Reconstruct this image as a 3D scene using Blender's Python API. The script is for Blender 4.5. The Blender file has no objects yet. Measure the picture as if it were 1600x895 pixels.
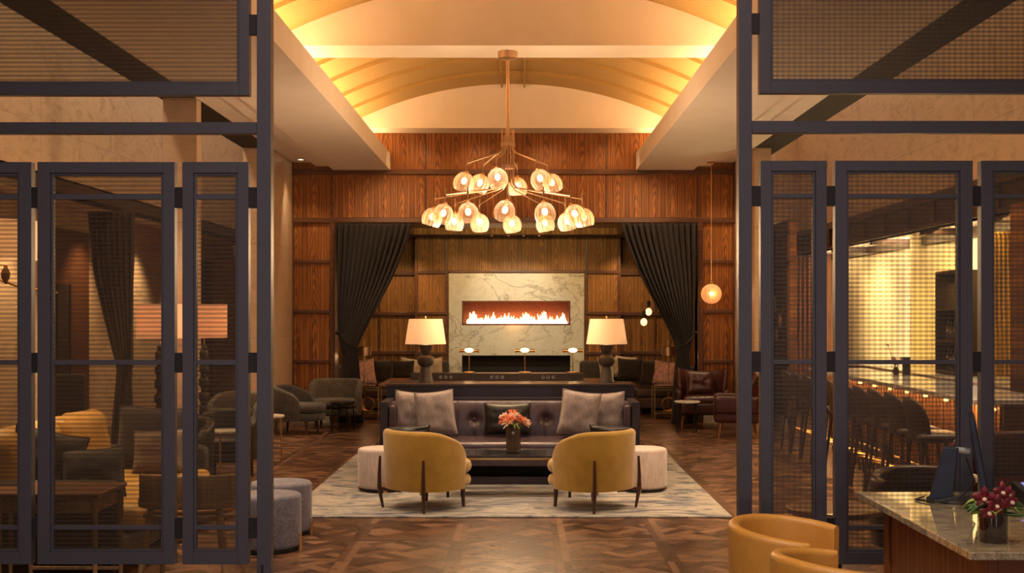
import bpy, bmesh, math, random
from mathutils import Vector, Matrix, Euler, noise
random.seed(7)
PI = math.pi
SC = bpy.context.scene
COL = SC.collection

# ---------------------------------------------------------------- camera
F = 1900.0; VX = 812.0; VY = 490.0; EYE = 1.7
cam_d = bpy.data.cameras.new('camera'); cam = bpy.data.objects.new('camera', cam_d); COL.objects.link(cam)
cam.location = (0, 0, EYE); cam.rotation_euler = (PI/2, 0, 0)
cam_d.sensor_width = 36; cam_d.lens = F/1600*36
cam_d.shift_x = -(VX-800)/1600; cam_d.shift_y = (VY-447.5)/1600
cam_d.clip_start = .05; cam_d.clip_end = 200
SC.camera = cam
# ---------------------------------------------------------------- view, world
SC.view_settings.view_transform = 'Standard'; SC.view_settings.look = 'None'
SC.view_settings.gamma = 1; SC.view_settings.use_curve_mapping = False
SC.view_settings.exposure = 0.05
W = bpy.data.worlds.new('world'); SC.world = W; W.use_nodes = True
W.node_tree.nodes['Background'].inputs[0].default_value = (1.0, .82, .76, 1)
W.node_tree.nodes['Background'].inputs[1].default_value = .27
WARM = (1, .56, .24); AMB = (1, .66, .36); SOFT = (1, .74, .50); FIRE = (1, .42, .12)
def area(name, loc, size, sy, power, col=SOFT, rot=(0,0,0)):
    d = bpy.data.lights.new(name, 'AREA'); d.shape = 'RECTANGLE'; d.size = size; d.size_y = sy
    d.energy = power; d.color = col
    o = bpy.data.objects.new(name, d); o.location = loc; o.rotation_euler = rot; COL.objects.link(o); return o
def spot(name, loc, power, target=None, ang=60, blend=.5, col=SOFT, rad=.05):
    d = bpy.data.lights.new(name, 'SPOT'); d.energy = power; d.color = col
    d.spot_size = math.radians(ang); d.spot_blend = blend; d.shadow_soft_size = rad
    o = bpy.data.objects.new(name, d); o.location = loc
    if target is not None:
        o.rotation_euler = (Vector(target)-Vector(loc)).to_track_quat('-Z', 'Y').to_euler()
    COL.objects.link(o); return o
def point(name, loc, power, col=WARM, rad=.05):
    d = bpy.data.lights.new(name, 'POINT'); d.energy = power; d.color = col; d.shadow_soft_size = rad
    o = bpy.data.objects.new(name, d); o.location = loc; COL.objects.link(o); return o
# cove lighting on both sides of each vault bay, facing up from the cove shelf
for (y0, y1) in ((7.75, 12.75), (13.45, 18.4)):
    for s in (-1, 1):
        area('cove_light', (-.1+s*2.3, (y0+y1)/2, 4.13), .12, y1-y0, 74, (1, .60, .27), (0, PI + s*math.radians(12), 0))
for s in (-1, 1):                       # beam ends
    for y in (13.1, 18.75):
        area('cove_light', (-.1+s*2.3, y, 4.13), .12, .5, 5, (1, .62, .28), (0, PI, 0))
# rows of unseen spots under the bulkhead soffits, added as general room fill
for y, p in ((9.0, 120), (11.0, 140), (13.4, 120), (15.6, 120), (17.6, 90)):
    for s in (-1, 1):
        spot('soffit_fill_spot', (-.1+s*2.35, y, 3.92), p, (-.1+s*1.5, y, 0), 95, .9, SOFT, .06)
spot('chair_spot', (-.1, 10.2, 4.7), 170, (-.1, 10.7, 0), 62, .7, (1,.80,.60), .05)
spot('chair_spot', (-1.7, 10.3, 3.9), 150, (-.8, 10.75, .3), 50, .8, (1,.80,.60), .03)
spot('chair_spot', (1.5, 10.3, 3.9), 150, (.6, 10.75, .3), 50, .8, (1,.80,.60), .03)
spot('sofa_spot', (-.1, 12.0, 4.5), 120, (-.1, 12.6, .4), 60, .8, (1,.80,.62), .05)
spot('fore_spot', (-.1, 7.6, 4.5), 270, (-.1, 8.8, 0), 60, .9, SOFT, .08)
for x in (-2.2, 2.0):                   # wall washers on the walnut end wall
    spot('wall_spot', (x, 17.2, 3.92), 150, (x*.9, 19, 2.6), 75, .9, (1,.62,.30), .05)
for x in (-3.3, 3.1):
    spot('wall_spot', (x, 18.3, 4.03), 60, (x, 19, 1.6), 70, .9, (1,.66,.34), .03)
for x in (-1.5, -.6, .4, 1.3):
    spot('wall_spot', (x, 18.1, 4.49), 34, (x*1.15, 19, 3.6), 80, 1, (1,.58,.26), .05)
for x in (-2.2, 2.2): point('screen_fill_low', (x, -1.2, 1.1), 95, (1,.84,.80), .3)  # unseen fill behind the camera, added to brighten the lower screens
area('front_fill', (0, 3.2, 4.65), 5, 2.4, 130, (1,.82,.76))  # unseen overhead area fill, added to light the screen fronts
# alcove
for x in (-.62, -.26, .06, .36):
    spot('fire_spot', (x, 22.6, 3.14), 26, (x, 23.0, 2.0), 48, .6, (1,.72,.40), .02)
area('alcove_light', (-.1, 20.4, 3.34), 3.4, .08, 30, (1,.66,.22), (math.radians(88),0,0))
for x in (-2.2, 2.0):
    spot('alcove_spot', (x, 22.2, 3.05), 75, (x, 23.4, 1.3), 80, .8, (1,.60,.28), .04)
spot('alcove_spot', (-1.1, 21.5, 3.15), 70, (-1.1, 23, 1.7), 70, .8, (1,.60,.28), .04)
spot('alcove_spot', (.9, 21.5, 3.15), 70, (.9, 23, 1.7), 70, .8, (1,.60,.28), .04)
spot('marble_spot', (-.1, 20.6, 3.12), 105, (-.1, 23, 1.5), 60, .9, (1,.93,.76), .04)
point('fire_light', (-.1, 22.80, 1.60), 3, FIRE, .05)
# galleries left and right
for y in (8.5, 11.5, 14.5, 17.5, 21):
    spot('gallery_spot', (-4.4, y, 5.5), 800, (-4.0, y, 0), 46, .9, (1,.68,.38), .08)
area('fascia_light', (-4.45, 14, 5.55), .3, 18, 230, (1,.68,.42), (0, math.radians(-28), 0))
area('fascia_light', (4.35, 14, 5.55), .3, 16, 150, (1,.64,.38), (0, math.radians(28), 0))
for y in (14.5, 17, 19.5, 22):
    spot('side_spot', (-5.5, y, 3.0), 240, (-6.2, y, 1.2), 90, .8, (1,.70,.40), .04)
spot('lounge_spot', (-2.6, 8.9, 3.92), 330, (-2.95, 9.1, 0), 50, .8, (1,.72,.42), .06)
spot('lounge_spot', (-2.1, 7.15, 3.92), 120, (-2.2, 7.7, 0), 44, .8, SOFT, .06)
spot('otto_spot', (-1.6, 8.2, 3.9), 70, (-1.85, 9.1, .3), 34, .8, (.95,.85,.8), .06)
for y in (12.9, 15, 17.4, 20.1):
    spot('bar_spot', (5.35, y, 2.7), 60, (5.5, y, .6), 110, 1, (1,.72,.34), .06)
area('bar_cove', (5.30, 15.5, 2.76), .12, 12, 120, (1,.74,.36), (0, math.radians(-24), 0))
area('bar_led_channel', (5.60, 17.16, 1.80), .05, 1.7, 130, (1,.90,.70), (math.radians(90), 0, math.radians(-18)))
spot('bar_wash', (4.5, 15.6, 2.7), 420, (5.7, 16.2, 1.5), 80, 1, (1,.70,.22), .05)
spot('bar_wash', (4.5, 19.2, 2.7), 420, (5.7, 19.2, 1.5), 90, 1, (1,.78,.40), .05)
for y in (9.5, 12, 14.5):
    spot('bar_top_spot', (4.3, y, 5.4), 900, (4.1, y, 1), 42, .8, (1,.80,.60), .06)
spot('desk_spot', (2.3, 5.4, 3.92), 150, (2.2, 5.7, .7), 46, .8, (1,.80,.50), .06)
spot('tub_spot', (.6, 4.4, 3.8), 170, (1.25, 5.4, .6), 40, .8, (1,.72,.42), .06)
spot('table_spot', (2.0, 7.3, 3.92), 120, (1.95, 7.5, .5), 40, .8, SOFT, .05)
spot('right_floor_spot', (2.6, 9.4, 3.9), 480, (2.6, 10.8, 0), 64, .8, (1,.66,.38), .06)
spot('disc_spot', (3.2, 18.2, 3.9), 50, (4.0, 19.2, 1.4), 60, .8, (1,.62,.30), .04)
spot('pier_spot', (-3.3, 13.0, 3.95), 130, (-3.70, 13.36, 1.2), 24, .6, (1,.85,.6), .02)
spot('pier_spot', (-3.36, 18.3, 4.02), 30, (-3.56, 18.4, .8), 36, .5, (1,.85,.6), .02)
spot('pier_spot', (3.16, 18.3, 4.02), 30, (3.36, 18.4, .8), 36, .5, (1,.85,.6), .02)

# ---------------------------------------------------------------- materials
def nm(name):
    m = bpy.data.materials.new(name); m.use_nodes = True
    nt = m.node_tree; return m, nt, nt.nodes['Principled BSDF']
class N:
    def __init__(s, nt): s.nt = nt
    def n(s, t, **k):
        x = s.nt.nodes.new(t)
        for a, b in k.items(): setattr(x, a, b)
        return x
    def l(s, a, b): s.nt.links.new(a, b)
    def set(s, inp, v):
        if hasattr(v, 'node'): s.l(v, inp)
        else: inp.default_value = v
    def math(s, op, a, b=0.0, c=0.0):
        x = s.n('ShaderNodeMath', operation=op)
        s.set(x.inputs[0], a); s.set(x.inputs[1], b)
        if op in ('MULTIPLY_ADD', 'PINGPONG', 'COMPARE', 'WRAP', 'SMOOTH_MIN'): s.set(x.inputs[2], c)
        return x.outputs[0]
    def coord(s, kind='Object'): return s.n('ShaderNodeTexCoord').outputs[kind]
    def geo(s): return s.n('ShaderNodeNewGeometry').outputs['Position']
    def sep(s, v):
        x = s.n('ShaderNodeSeparateXYZ'); s.l(v, x.inputs[0]); return x.outputs
    def comb(s, a, b, c):
        x = s.n('ShaderNodeCombineXYZ')
        for i, v in enumerate((a, b, c)): s.set(x.inputs[i], v)
        return x.outputs[0]
    def mapp(s, v, scale=(1,1,1), loc=(0,0,0), rot=(0,0,0)):
        x = s.n('ShaderNodeMapping'); s.l(v, x.inputs[0])
        x.inputs['Scale'].default_value = scale; x.inputs['Location'].default_value = loc; x.inputs['Rotation'].default_value = rot
        return x.outputs[0]
    def noise(s, v, scale=5, detail=4, rough=.5, dist=0.0):
        x = s.n('ShaderNodeTexNoise'); s.l(v, x.inputs['Vector'])
        x.inputs['Scale'].default_value = scale; x.inputs['Detail'].default_value = detail
        x.inputs['Roughness'].default_value = rough; x.inputs['Distortion'].default_value = dist
        return x.outputs[0]
    def ramp(s, v, stops, interp='LINEAR'):
        x = s.n('ShaderNodeValToRGB'); s.l(v, x.inputs[0]); cr = x.color_ramp; cr.interpolation = interp
        while len(cr.elements) < len(stops): cr.elements.new(.5)
        for e, (p, c) in zip(cr.elements, stops): e.position = p; e.color = (*c, 1)
        return x.outputs[0]
    def mix(s, f, a, b, mode='MIX'):
        x = s.n('ShaderNodeMix', data_type='RGBA', blend_type=mode)
        s.set(x.inputs[0], f)
        for i, v in ((6, a), (7, b)):
            if hasattr(v, 'node'): s.l(v, x.inputs[i])
            else: x.inputs[i].default_value = (*v, 1)
        return x.outputs[2]
    def bump(s, h, strength=.2, dist=.01):
        x = s.n('ShaderNodeBump'); s.l(h, x.inputs['Height'])
        x.inputs['Strength'].default_value = strength; x.inputs['Distance'].default_value = dist
        return x.outputs[0]
def plain(name, c, rough=.5, metal=0.0, var=.12, scale=14, bump=0.0, coat=0.0, sheen=0.0, bscale=None):
    m, nt, b = nm(name); n = N(nt); co = n.coord()
    t = n.noise(co, scale, 3)
    lo = tuple(x*(1-var) for x in c); hi = tuple(min(1, x*(1+var)) for x in c)
    n.l(n.ramp(t, [(.3, lo), (.7, hi)]), b.inputs['Base Color'])
    b.inputs['Roughness'].default_value = rough; b.inputs['Metallic'].default_value = metal
    b.inputs['Coat Weight'].default_value = coat; b.inputs['Sheen Weight'].default_value = sheen
    if bump: n.l(n.bump(n.noise(co, bscale or scale*4, 3), bump, .01), b.inputs['Normal'])
    return m
def emit(name, c, s):
    m, nt, b = nm(name)
    b.inputs['Base Color'].default_value = (*c, 1)
    b.inputs['Emission Color'].default_value = (*c, 1); b.inputs['Emission Strength'].default_value = s
    return m
def fabric(name, c, c2=None, scale=220, rough=.9, sheen=.3, streak=False):
    m, nt, b = nm(name); n = N(nt); co = n.coord()
    c2 = c2 or tuple(x*.62 for x in c)
    v = n.mapp(co, (1, 1, .12)) if streak else co
    t = n.noise(v, scale, 2, .6); t2 = n.noise(co, 7, 3)
    k = n.math('ADD', n.math('MULTIPLY', t, .7), n.math('MULTIPLY', t2, .3))
    n.l(n.ramp(k, [(.38, c2), (.6, c)]), b.inputs['Base Color'])
    b.inputs['Roughness'].default_value = rough; b.inputs['Sheen Weight'].default_value = sheen
    n.l(n.bump(t, .35, .004), b.inputs['Normal']); return m
def leather(name, c, rough=.36, var=.25):
    m, nt, b = nm(name); n = N(nt); co = n.coord()
    t = n.noise(co, 9, 5, .6)
    n.l(n.ramp(t, [(.3, tuple(x*(1-var) for x in c)), (.7, tuple(x*(1+var) for x in c))]), b.inputs['Base Color'])
    b.inputs['Roughness'].default_value = rough
    h = n.math('ADD', n.noise(co, 160, 3, .6), n.math('MULTIPLY', n.noise(co, 14, 3), 2.0))
    n.l(n.bump(h, .25, .006), b.inputs['Normal']); return m
def walnut(name, axis='X', dark=(.045,.012,.004), mid=(.175,.060,.013), light=(.40,.150,.032), rough=.5, period=.56, arch=.62):
    m, nt, b = nm(name); n = N(nt); p = n.sep(n.geo())
    u = p[0] if axis == 'X' else p[1]; z = p[2]
    cell = n.math('FLOOR', n.math('DIVIDE', u, period/2))
    up = n.math('PINGPONG', u, period/2)
    wob = n.noise(n.comb(n.math('MULTIPLY', up, 6), cell, n.math('MULTIPLY', z, .9)), 1.0, 3, .5)
    st = n.noise(n.comb(n.math('MULTIPLY', up, 60), 0.0, n.math('MULTIPLY', z, .5)), 1.0, 5, .65)
    fine = n.noise(n.comb(n.math('MULTIPLY', up, 260), 0.0, n.math('MULTIPLY', z, 3)), 1.0, 3, .6)
    # cathedral arches, repeated along the height, mirrored between leaves
    uc = n.math('SUBTRACT', up, period*.25)
    q = n.math('MULTIPLY', n.math('MULTIPLY', uc, uc), 75.0)
    ph = n.math('ADD', n.math('ADD', n.math('MULTIPLY', z, 1.1), q), n.math('MULTIPLY', wob, 1.3))
    ar = n.math('PINGPONG', n.math('MULTIPLY', ph, 4.2), .5)
    k = n.math('ADD', n.math('MULTIPLY', st, .85), n.math('MULTIPLY', fine, .2))
    k = n.math('ADD', k, n.math('MULTIPLY', n.math('SUBTRACT', ar, .25), .42*arch))
    n.l(n.ramp(k, [(.36, dark), (.50, mid), (.66, light)]), b.inputs['Base Color'])
    b.inputs['Roughness'].default_value = rough; b.inputs['Specular IOR Level'].default_value = .3
    n.l(n.bump(fine, .06, .003), b.inputs['Normal']); return m
def woodobj(name, c, scale=4, rough=.4, axis=2):
    m, nt, b = nm(name); n = N(nt); co = n.coord()
    sc = [22, 22, 22]; sc[axis] = 1.6
    t = n.noise(n.mapp(co, tuple(sc)), scale*.4, 5, .6, .4)
    n.l(n.ramp(t, [(.3, tuple(x*.5 for x in c)), (.7, tuple(min(1, x*1.35) for x in c))]), b.inputs['Base Color'])
    b.inputs['Roughness'].default_value = rough; return m
def stone(name, c, c2, rough=.35, axis='Y', joint=2.24, off=0.0, zj=1.25):
    m, nt, b = nm(name); n = N(nt); g = n.geo(); p = n.sep(g)
    u = p[1] if axis == 'Y' else p[0]
    t = n.noise(n.mapp(g, (1.2, 1.2, 2.0), rot=(.5,.3,.2)), 1.6, 8, .62, 1.6)
    t2 = n.noise(n.mapp(g, (2, 2, 9), rot=(.6,.0,.0)), 2.2, 5, .6, .8)
    k = n.math('ADD', n.math('MULTIPLY', t, .6), n.math('MULTIPLY', t2, .4))
    col = n.ramp(k, [(.32, c2), (.5, c), (.7, tuple(min(1, x*1.16) for x in c))])
    f = n.math('FRACT', n.math('DIVIDE', n.math('SUBTRACT', u, off), joint))
    j1 = n.math('LESS_THAN', f, .006/joint*1.6)
    f2 = n.math('FRACT', n.math('DIVIDE', p[2], zj)); j2 = n.math('LESS_THAN', f2, .006)
    col = n.mix(n.math('MULTIPLY', n.math('MAXIMUM', j1, j2), .5), col, tuple(x*.35 for x in c2))
    n.l(col, b.inputs['Base Color']); b.inputs['Roughness'].default_value = rough; return m
def calacatta(name):
    m, nt, b = nm(name); n = N(nt); g = n.geo()
    w = n.noise(n.mapp(g, (1, 1, 1.6), rot=(0,.5,0)), 1.1, 6, .6, 1.2)
    v = n.math('ABSOLUTE', n.math('SUBTRACT', w, .52))
    vein = n.ramp(v, [(0, (.30,.28,.24)), (.010, (.46,.45,.38)), (.035, (.58,.58,.50))])
    w2 = n.noise(g, 3.2, 6, .65, 2.0); v2 = n.math('ABSOLUTE', n.math('SUBTRACT', w2, .47))
    vein2 = n.ramp(v2, [(0, (.74,.72,.66)), (.012, (.90,.88,.82)), (.04, (.97,.96,.92))])
    n.l(n.mix(1.0, vein, vein2, 'MULTIPLY'), b.inputs['Base Color']); b.inputs['Roughness'].default_value = .22
    return m
def parquet(name):
    m, nt, b = nm(name); n = N(nt); p = n.sep(n.geo()); T = .757
    u0 = n.math('DIVIDE', n.math('ADD', p[0], .4575+.05), T); v0 = n.math('DIVIDE', n.math('SUBTRACT', p[1], 9.15-.05), T)
    iu = n.math('FLOOR', u0); iv = n.math('FLOOR', v0); u = n.math('FRACT', u0); v = n.math('FRACT', v0)
    bw = .135
    bu = n.math('LESS_THAN', u, bw); bv = n.math('LESS_THAN', v, bw)
    # diagonal basket inside
    a = n.math('MULTIPLY', n.math('ADD', u, v), 2.0); c = n.math('MULTIPLY', n.math('SUBTRACT', u, v), 2.0)
    ia = n.math('FLOOR', a); ic = n.math('FLOOR', c)
    par = n.math('MODULO', n.math('ABSOLUTE', n.math('ADD', ia, ic)), 2.0)
    odd = n.math('GREATER_THAN', par, .5)
    sa = n.math('FLOOR', n.math('MULTIPLY', a, 3.0)); scx = n.math('FLOOR', n.math('MULTIPLY', c, 3.0))
    def sel(f, x, y): return n.math('ADD', n.math('MULTIPLY', f, x), n.math('MULTIPLY', n.math('SUBTRACT', 1.0, f), y))
    idx = sel(odd, sa, ia); idy = sel(odd, ic, scx)
    anyb = n.math('MAXIMUM', bu, bv)
    bx = n.math('MULTIPLY', bu, n.math('ADD', n.math('FLOOR', n.math('MULTIPLY', u, 1/bw*2)), 31.0))
    by = n.math('MULTIPLY', n.math('MULTIPLY', bv, n.math('SUBTRACT', 1.0, bu)), n.math('ADD', n.math('FLOOR', n.math('MULTIPLY', v, 1/bw*2)), 47.0))
    idx = sel(anyb, bx, idx); idy = sel(anyb, by, idy)
    wn = n.n('ShaderNodeTexWhiteNoise', noise_dimensions='4D')
    n.l(n.comb(idx, idy, iu), wn.inputs['Vector']); n.l(iv, wn.inputs['W'])
    # grain direction
    gu = n.math('ADD', u0, v0); gv = n.math('SUBTRACT', u0, v0)
    g1 = n.noise(n.comb(n.math('MULTIPLY', gu, 60), n.math('MULTIPLY', gv, 4), 0.0), 1, 4, .6)
    g2 = n.noise(n.comb(n.math('MULTIPLY', gu, 4), n.math('MULTIPLY', gv, 60), 0.0), 1, 4, .6)
    gr = sel(odd, g1, g2)
    k = n.math('ADD', n.math('MULTIPLY', wn.outputs[0], .62), n.math('MULTIPLY', gr, .38))
    col = n.ramp(k, [(.16, (.034,.015,.008)), (.5, (.095,.045,.024)), (.84, (.24,.125,.068))])
    def edge(x, w):
        f = n.math('FRACT', x); return n.math('LESS_THAN', n.math('MINIMUM', f, n.math('SUBTRACT', 1.0, f)), w)
    e1 = n.math('MAXIMUM', edge(u0, .006), edge(v0, .006))
    e2 = n.math('MULTIPLY', n.math('SUBTRACT', 1.0, anyb), n.math('MAXIMUM', edge(a, .012), edge(c, .012)))
    col = n.mix(n.math('MULTIPLY', n.math('MAXIMUM', e1, e2), .6), col, (.02,.01,.006))
    n.l(col, b.inputs['Base Color']); b.inputs['Roughness'].default_value = .36
    n.l(n.ramp(gr, [(.3, (.24,)*3), (.7, (.40,)*3)]), b.inputs['Roughness'])
    n.l(n.bump(gr, .12, .004), b.inputs['Normal']); return m
def rugmat(name):
    m, nt, b = nm(name); n = N(nt); g = n.geo()
    a = n.noise(n.mapp(g, (.75, 1.7, 1), rot=(0,0,.2)), 1.9, 8, .68, 2.6)
    c = n.noise(n.mapp(g, (2.0, 9, 1), rot=(0,0,.08)), 1.6, 6, .7, .8)
    k = n.math('ADD', n.math('MULTIPLY', a, .7), n.math('MULTIPLY', c, .3))
    col = n.ramp(k, [(.38, (.025,.035,.06)), (.44, (.11,.115,.13)), (.49, (.27,.245,.20)), (.56, (.42,.36,.27)), (.62, (.17,.165,.16))])
    n.l(col, b.inputs['Base Color']); b.inputs['Roughness'].default_value = .95; b.inputs['Sheen Weight'].default_value = .2
    n.l(n.bump(n.noise(g, 130, 2), .5, .006), b.inputs['Normal']); return m
def granite(name):
    m, nt, b = nm(name); n = N(nt); g = n.geo()
    a = n.noise(n.mapp(g, (1, 3, 1), rot=(0,0,.7)), 7, 8, .75, 1.0)
    s = n.noise(g, 150, 2, .7)
    k = n.math('ADD', n.math('MULTIPLY', a, .65), n.math('MULTIPLY', s, .35))
    n.l(n.ramp(k, [(.36, (.05,.036,.025)), (.48, (.26,.20,.12)), (.6, (.50,.41,.25))]), b.inputs['Base Color'])
    b.inputs['Roughness'].default_value = .04; b.inputs['Coat Weight'].default_value = .7; return m
def meshglass(name, period=.0125, tint=(.92,.88,.80), wire=(.085,.055,.034), cover=.26, vert=0.0):
    m, nt, b = nm(name); n = N(nt); p = n.sep(n.geo())
    f = n.math('PINGPONG', n.math('DIVIDE', p[2], period*2), .5)
    k = n.math('SMOOTH_MIN', n.math('MULTIPLY', f, 2.0), 1.0, .1)
    k = n.ramp(f, [(.08, (cover+.20,)*3), (.42, (cover-.08,)*3)])
    if vert:
        f2 = n.math('PINGPONG', n.math('DIVIDE', p[0], period*2.6), .5)
        k2 = n.ramp(f2, [(.1, (vert,)*3), (.4, (0,)*3)])
        k = n.math('MINIMUM', n.math('ADD', k, k2), 1.0)
    tr = n.n('ShaderNodeBsdfTransparent'); tr.inputs[0].default_value = (*tint, 1)
    b.inputs['Base Color'].default_value = (*wire, 1); b.inputs['Roughness'].default_value = .5; b.inputs['Metallic'].default_value = .3
    mx = n.n('ShaderNodeMixShader'); n.l(k, mx.inputs[0]); n.l(tr.outputs[0], mx.inputs[1]); n.l(b.outputs[0], mx.inputs[2])
    n.l(mx.outputs[0], nt.nodes['Material Output'].inputs[0]); return m
def glassmat(name, c=(1,.93,.82), glow=0.0, op=.35, rough=.1):
    m, nt, b = nm(name); n = N(nt)
    tr = n.n('ShaderNodeBsdfTransparent'); tr.inputs[0].default_value = (*c, 1)
    b.inputs['Base Color'].default_value = (*c, 1); b.inputs['Roughness'].default_value = rough
    b.inputs['Emission Color'].default_value = (1, .70, .40, 1); b.inputs['Emission Strength'].default_value = glow
    lw = n.n('ShaderNodeLayerWeight'); lw.inputs[0].default_value = .35
    w = n.math('MINIMUM', n.math('ADD', n.math('MULTIPLY', lw.outputs[1], .7), op), 1.0)
    mx = n.n('ShaderNodeMixShader'); n.l(w, mx.inputs[0]); n.l(tr.outputs[0], mx.inputs[1]); n.l(b.outputs[0], mx.inputs[2])
    n.l(mx.outputs[0], nt.nodes['Material Output'].inputs[0]); return m
def shademat(name, c=(.90,.76,.58), glow=.55):
    m, nt, b = nm(name); n = N(nt); co = n.coord()
    t = n.noise(n.mapp(co, (60, 60, 60)), 3, 2)
    n.l(n.ramp(t, [(.3, tuple(x*.9 for x in c)), (.7, c)]), b.inputs['Base Color'])
    b.inputs['Roughness'].default_value = .9
    tl = n.n('ShaderNodeBsdfTranslucent'); tl.inputs[0].default_value = (*c, 1)
    mx = n.n('ShaderNodeMixShader'); mx.inputs[0].default_value = .5
    n.l(b.outputs[0], mx.inputs[1]); n.l(tl.outputs[0], mx.inputs[2])
    b.inputs['Emission Color'].default_value = (1, .66, .40, 1); b.inputs['Emission Strength'].default_value = glow
    n.l(mx.outputs[0], nt.nodes['Material Output'].inputs[0]); return m

M = {}
M['plaster'] = plain('warm_plaster', (.82,.74,.68), .85, var=.03, scale=3)
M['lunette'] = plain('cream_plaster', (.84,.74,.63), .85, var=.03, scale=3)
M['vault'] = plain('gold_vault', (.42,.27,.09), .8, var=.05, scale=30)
M['black'] = plain('soot_black', (.012,.009,.008), .7)
M['walnutX'] = walnut('walnut_veneer', 'X')
M['walnutY'] = walnut('walnut_veneer_side', 'Y')
M['walnutA'] = walnut('walnut_alcove', 'X', dark=(.05,.02,.006), mid=(.18,.080,.020), light=(.38,.185,.050), arch=.5)
M['rail'] = woodobj('walnut_rail', (.10,.038,.016), 4, .35, 0)
M['darkwood'] = woodobj('dark_wood', (.035,.020,.016), 4, .35)
M['stileY'] = woodobj('walnut_stile', (.13,.05,.02), 4, .35, 2)
M['stoneL'] = stone('beige_stone_left', (.60,.44,.29), (.36,.24,.145), .4, 'Y', 2.24, 13.2)
M['stoneR'] = stone('beige_stone_right', (.60,.42,.26), (.38,.235,.13), .4, 'Y', 2.28, 13.4)
M['pier'] = stone('pier_stone', (.60,.44,.30), (.50,.35,.22), .3, 'Y', 4.0, 0, 1.35)
M['calacatta'] = calacatta('veined_marble')
M['parquet'] = parquet('parquet')
M['rug'] = rugmat('rug_pile')
M['screen'] = plain('bronze_metal', (.070,.064,.080), .45, .1, var=.05, scale=40)
M['screen_in'] = plain('bronze_edge', (.045,.035,.03), .3, .8)
M['clip'] = plain('dark_clip', (.018,.012,.012), .5, .3)
M['meshL'] = meshglass('wire_mesh_left')
M['meshR'] = meshglass('wire_mesh_right', tint=(.95,.90,.80), wire=(.10,.08,.065), vert=.12)
M['brass'] = plain('brass', (.62,.40,.16), .28, 1.0, var=.08)
M['satin'] = plain('satin_bronze', (.50,.33,.21), .35, .9, var=.08)
M['yellow'] = fabric('ochre_velvet', (.41,.225,.016), (.35,.185,.012), 10, .8, .35)
M['legwood'] = woodobj('leg_walnut', (.060,.022,.010), 4, .35)
M['purple'] = leather('plum_leather', (.062,.038,.045), .22)
M['plumdark'] = plain('plum_lacquer', (.022,.016,.024), .35, 0, bump=.05)
M['linen'] = fabric('grey_linen', (.36,.30,.27), (.24,.19,.17), 120, .95, .2, True)
M['pinkfab'] = fabric('pale_corduroy', (.62,.50,.43), (.46,.36,.31), 90, .95, .4, True)
M['bluefab'] = fabric('blue_grey_velvet', (.20,.18,.205), (.115,.105,.13), 50, .9, .2)
M['charfab'] = fabric('charcoal_curtain', (.024,.019,.021), (.013,.010,.012), 160, .95, .03, True)
M['brownfab'] = fabric('brown_curtain', (.085,.052,.034), (.05,.03,.02), 160, .95, .1, True)
M['greyfab'] = fabric('olive_grey_tweed', (.13,.105,.075), (.05,.04,.03), 60, .95, .1)
M['darkgrey'] = fabric('charcoal_tweed', (.07,.058,.05), (.03,.026,.024), 60, .95, .2)
M['darkfab'] = fabric('dark_brown_cloth', (.045,.030,.026), (.025,.018,.016), 120, .95, .2)
M['blackpil'] = leather('black_leather', (.018,.015,.012), .4)
M['creampil'] = fabric('cream_cloth', (.55,.45,.36), (.42,.33,.26), 80, .95, .2)
M['pinkpil'] = plain('pink_print', (.62,.36,.31), .8, var=.35, scale=22, sheen=.3)
M['burg'] = leather('burgundy_leather', (.042,.009,.008), .22)
M['caramel'] = leather('caramel_leather', (.58,.33,.085), .38, .15)
M['tan'] = leather('tan_leather', (.50,.235,.040), .42, .06)
M['paleoak'] = woodobj('pale_oak', (.36,.21,.085), 4, .45)
M['midwood'] = woodobj('mid_wood', (.20,.085,.03), 4, .35)
M['beamwood'] = woodobj('beam_wood', (.075,.038,.022), 4, .45, 1)
M['tablewood'] = woodobj('table_wood', (.16,.075,.04), 4, .28, 0)
M['cherry'] = walnut('cherry_panel', 'Y', dark=(.11,.03,.008), mid=(.22,.07,.018), light=(.34,.12,.035), arch=.2)
M['granite'] = granite('granite')
M['blackmarble'] = plain('black_marble', (.02,.019,.02), .12, 0, var=.5, scale=5, coat=.3)
M['stonetop'] = plain('pale_stone', (.55,.50,.43), .3, 0, var=.25, scale=18)
M['bartop'] = plain('bar_stone', (.60,.55,.52), .16, 0, var=.2, scale=6, coat=.4)
M['barfront'] = walnut('bar_front', 'Y', period=.2, arch=.2)
M['smoke'] = plain('smoked_glass', (.025,.015,.010), .08, 0, coat=1.0)
M['barwall'] = plain('pale_gold_wall', (.85,.77,.58), .7, 0, var=.05, scale=3)
M['goldcurt'] = fabric('gold_curtain', (.62,.36,.05), (.42,.22,.02), 120, .9, .3, True)
M['redcurt'] = fabric('rust_curtain', (.30,.10,.04), (.18,.055,.02), 120, .9, .3, True)
M['shade'] = shademat('lamp_shade_cloth', glow=.24)
M['shadeL'] = shademat('peach_shade_cloth', (.88,.62,.44), glow=.32)
M['lampwood'] = woodobj('lamp_wood', (.050,.036,.026), 4, .4)
M['bulb'] = emit('warm_bulb', (1,.72,.42), 5)
M['bulbsoft'] = emit('edison_bulb', (1,.62,.28), 2.2)
M['led'] = emit('downlight_led', (1,.88,.72), 7)
M['amberlight'] = emit('amber_led', (1,.60,.22), 6)
M['globe'] = glassmat('ribbed_glass', (1,.92,.82), .04, .08, .05)
M['vaseglass'] = glassmat('smoked_vase_glass', (.07,.045,.03), 0, .75, .05)
M['flame'] = emit('flame', (1,.55,.22), 9)
M['firebox'] = plain('firebox_steel', (.15,.055,.032), .45, .6)
M['petal'] = plain('orange_petal', (.80,.24,.10), .7, var=.35, scale=30)
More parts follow.
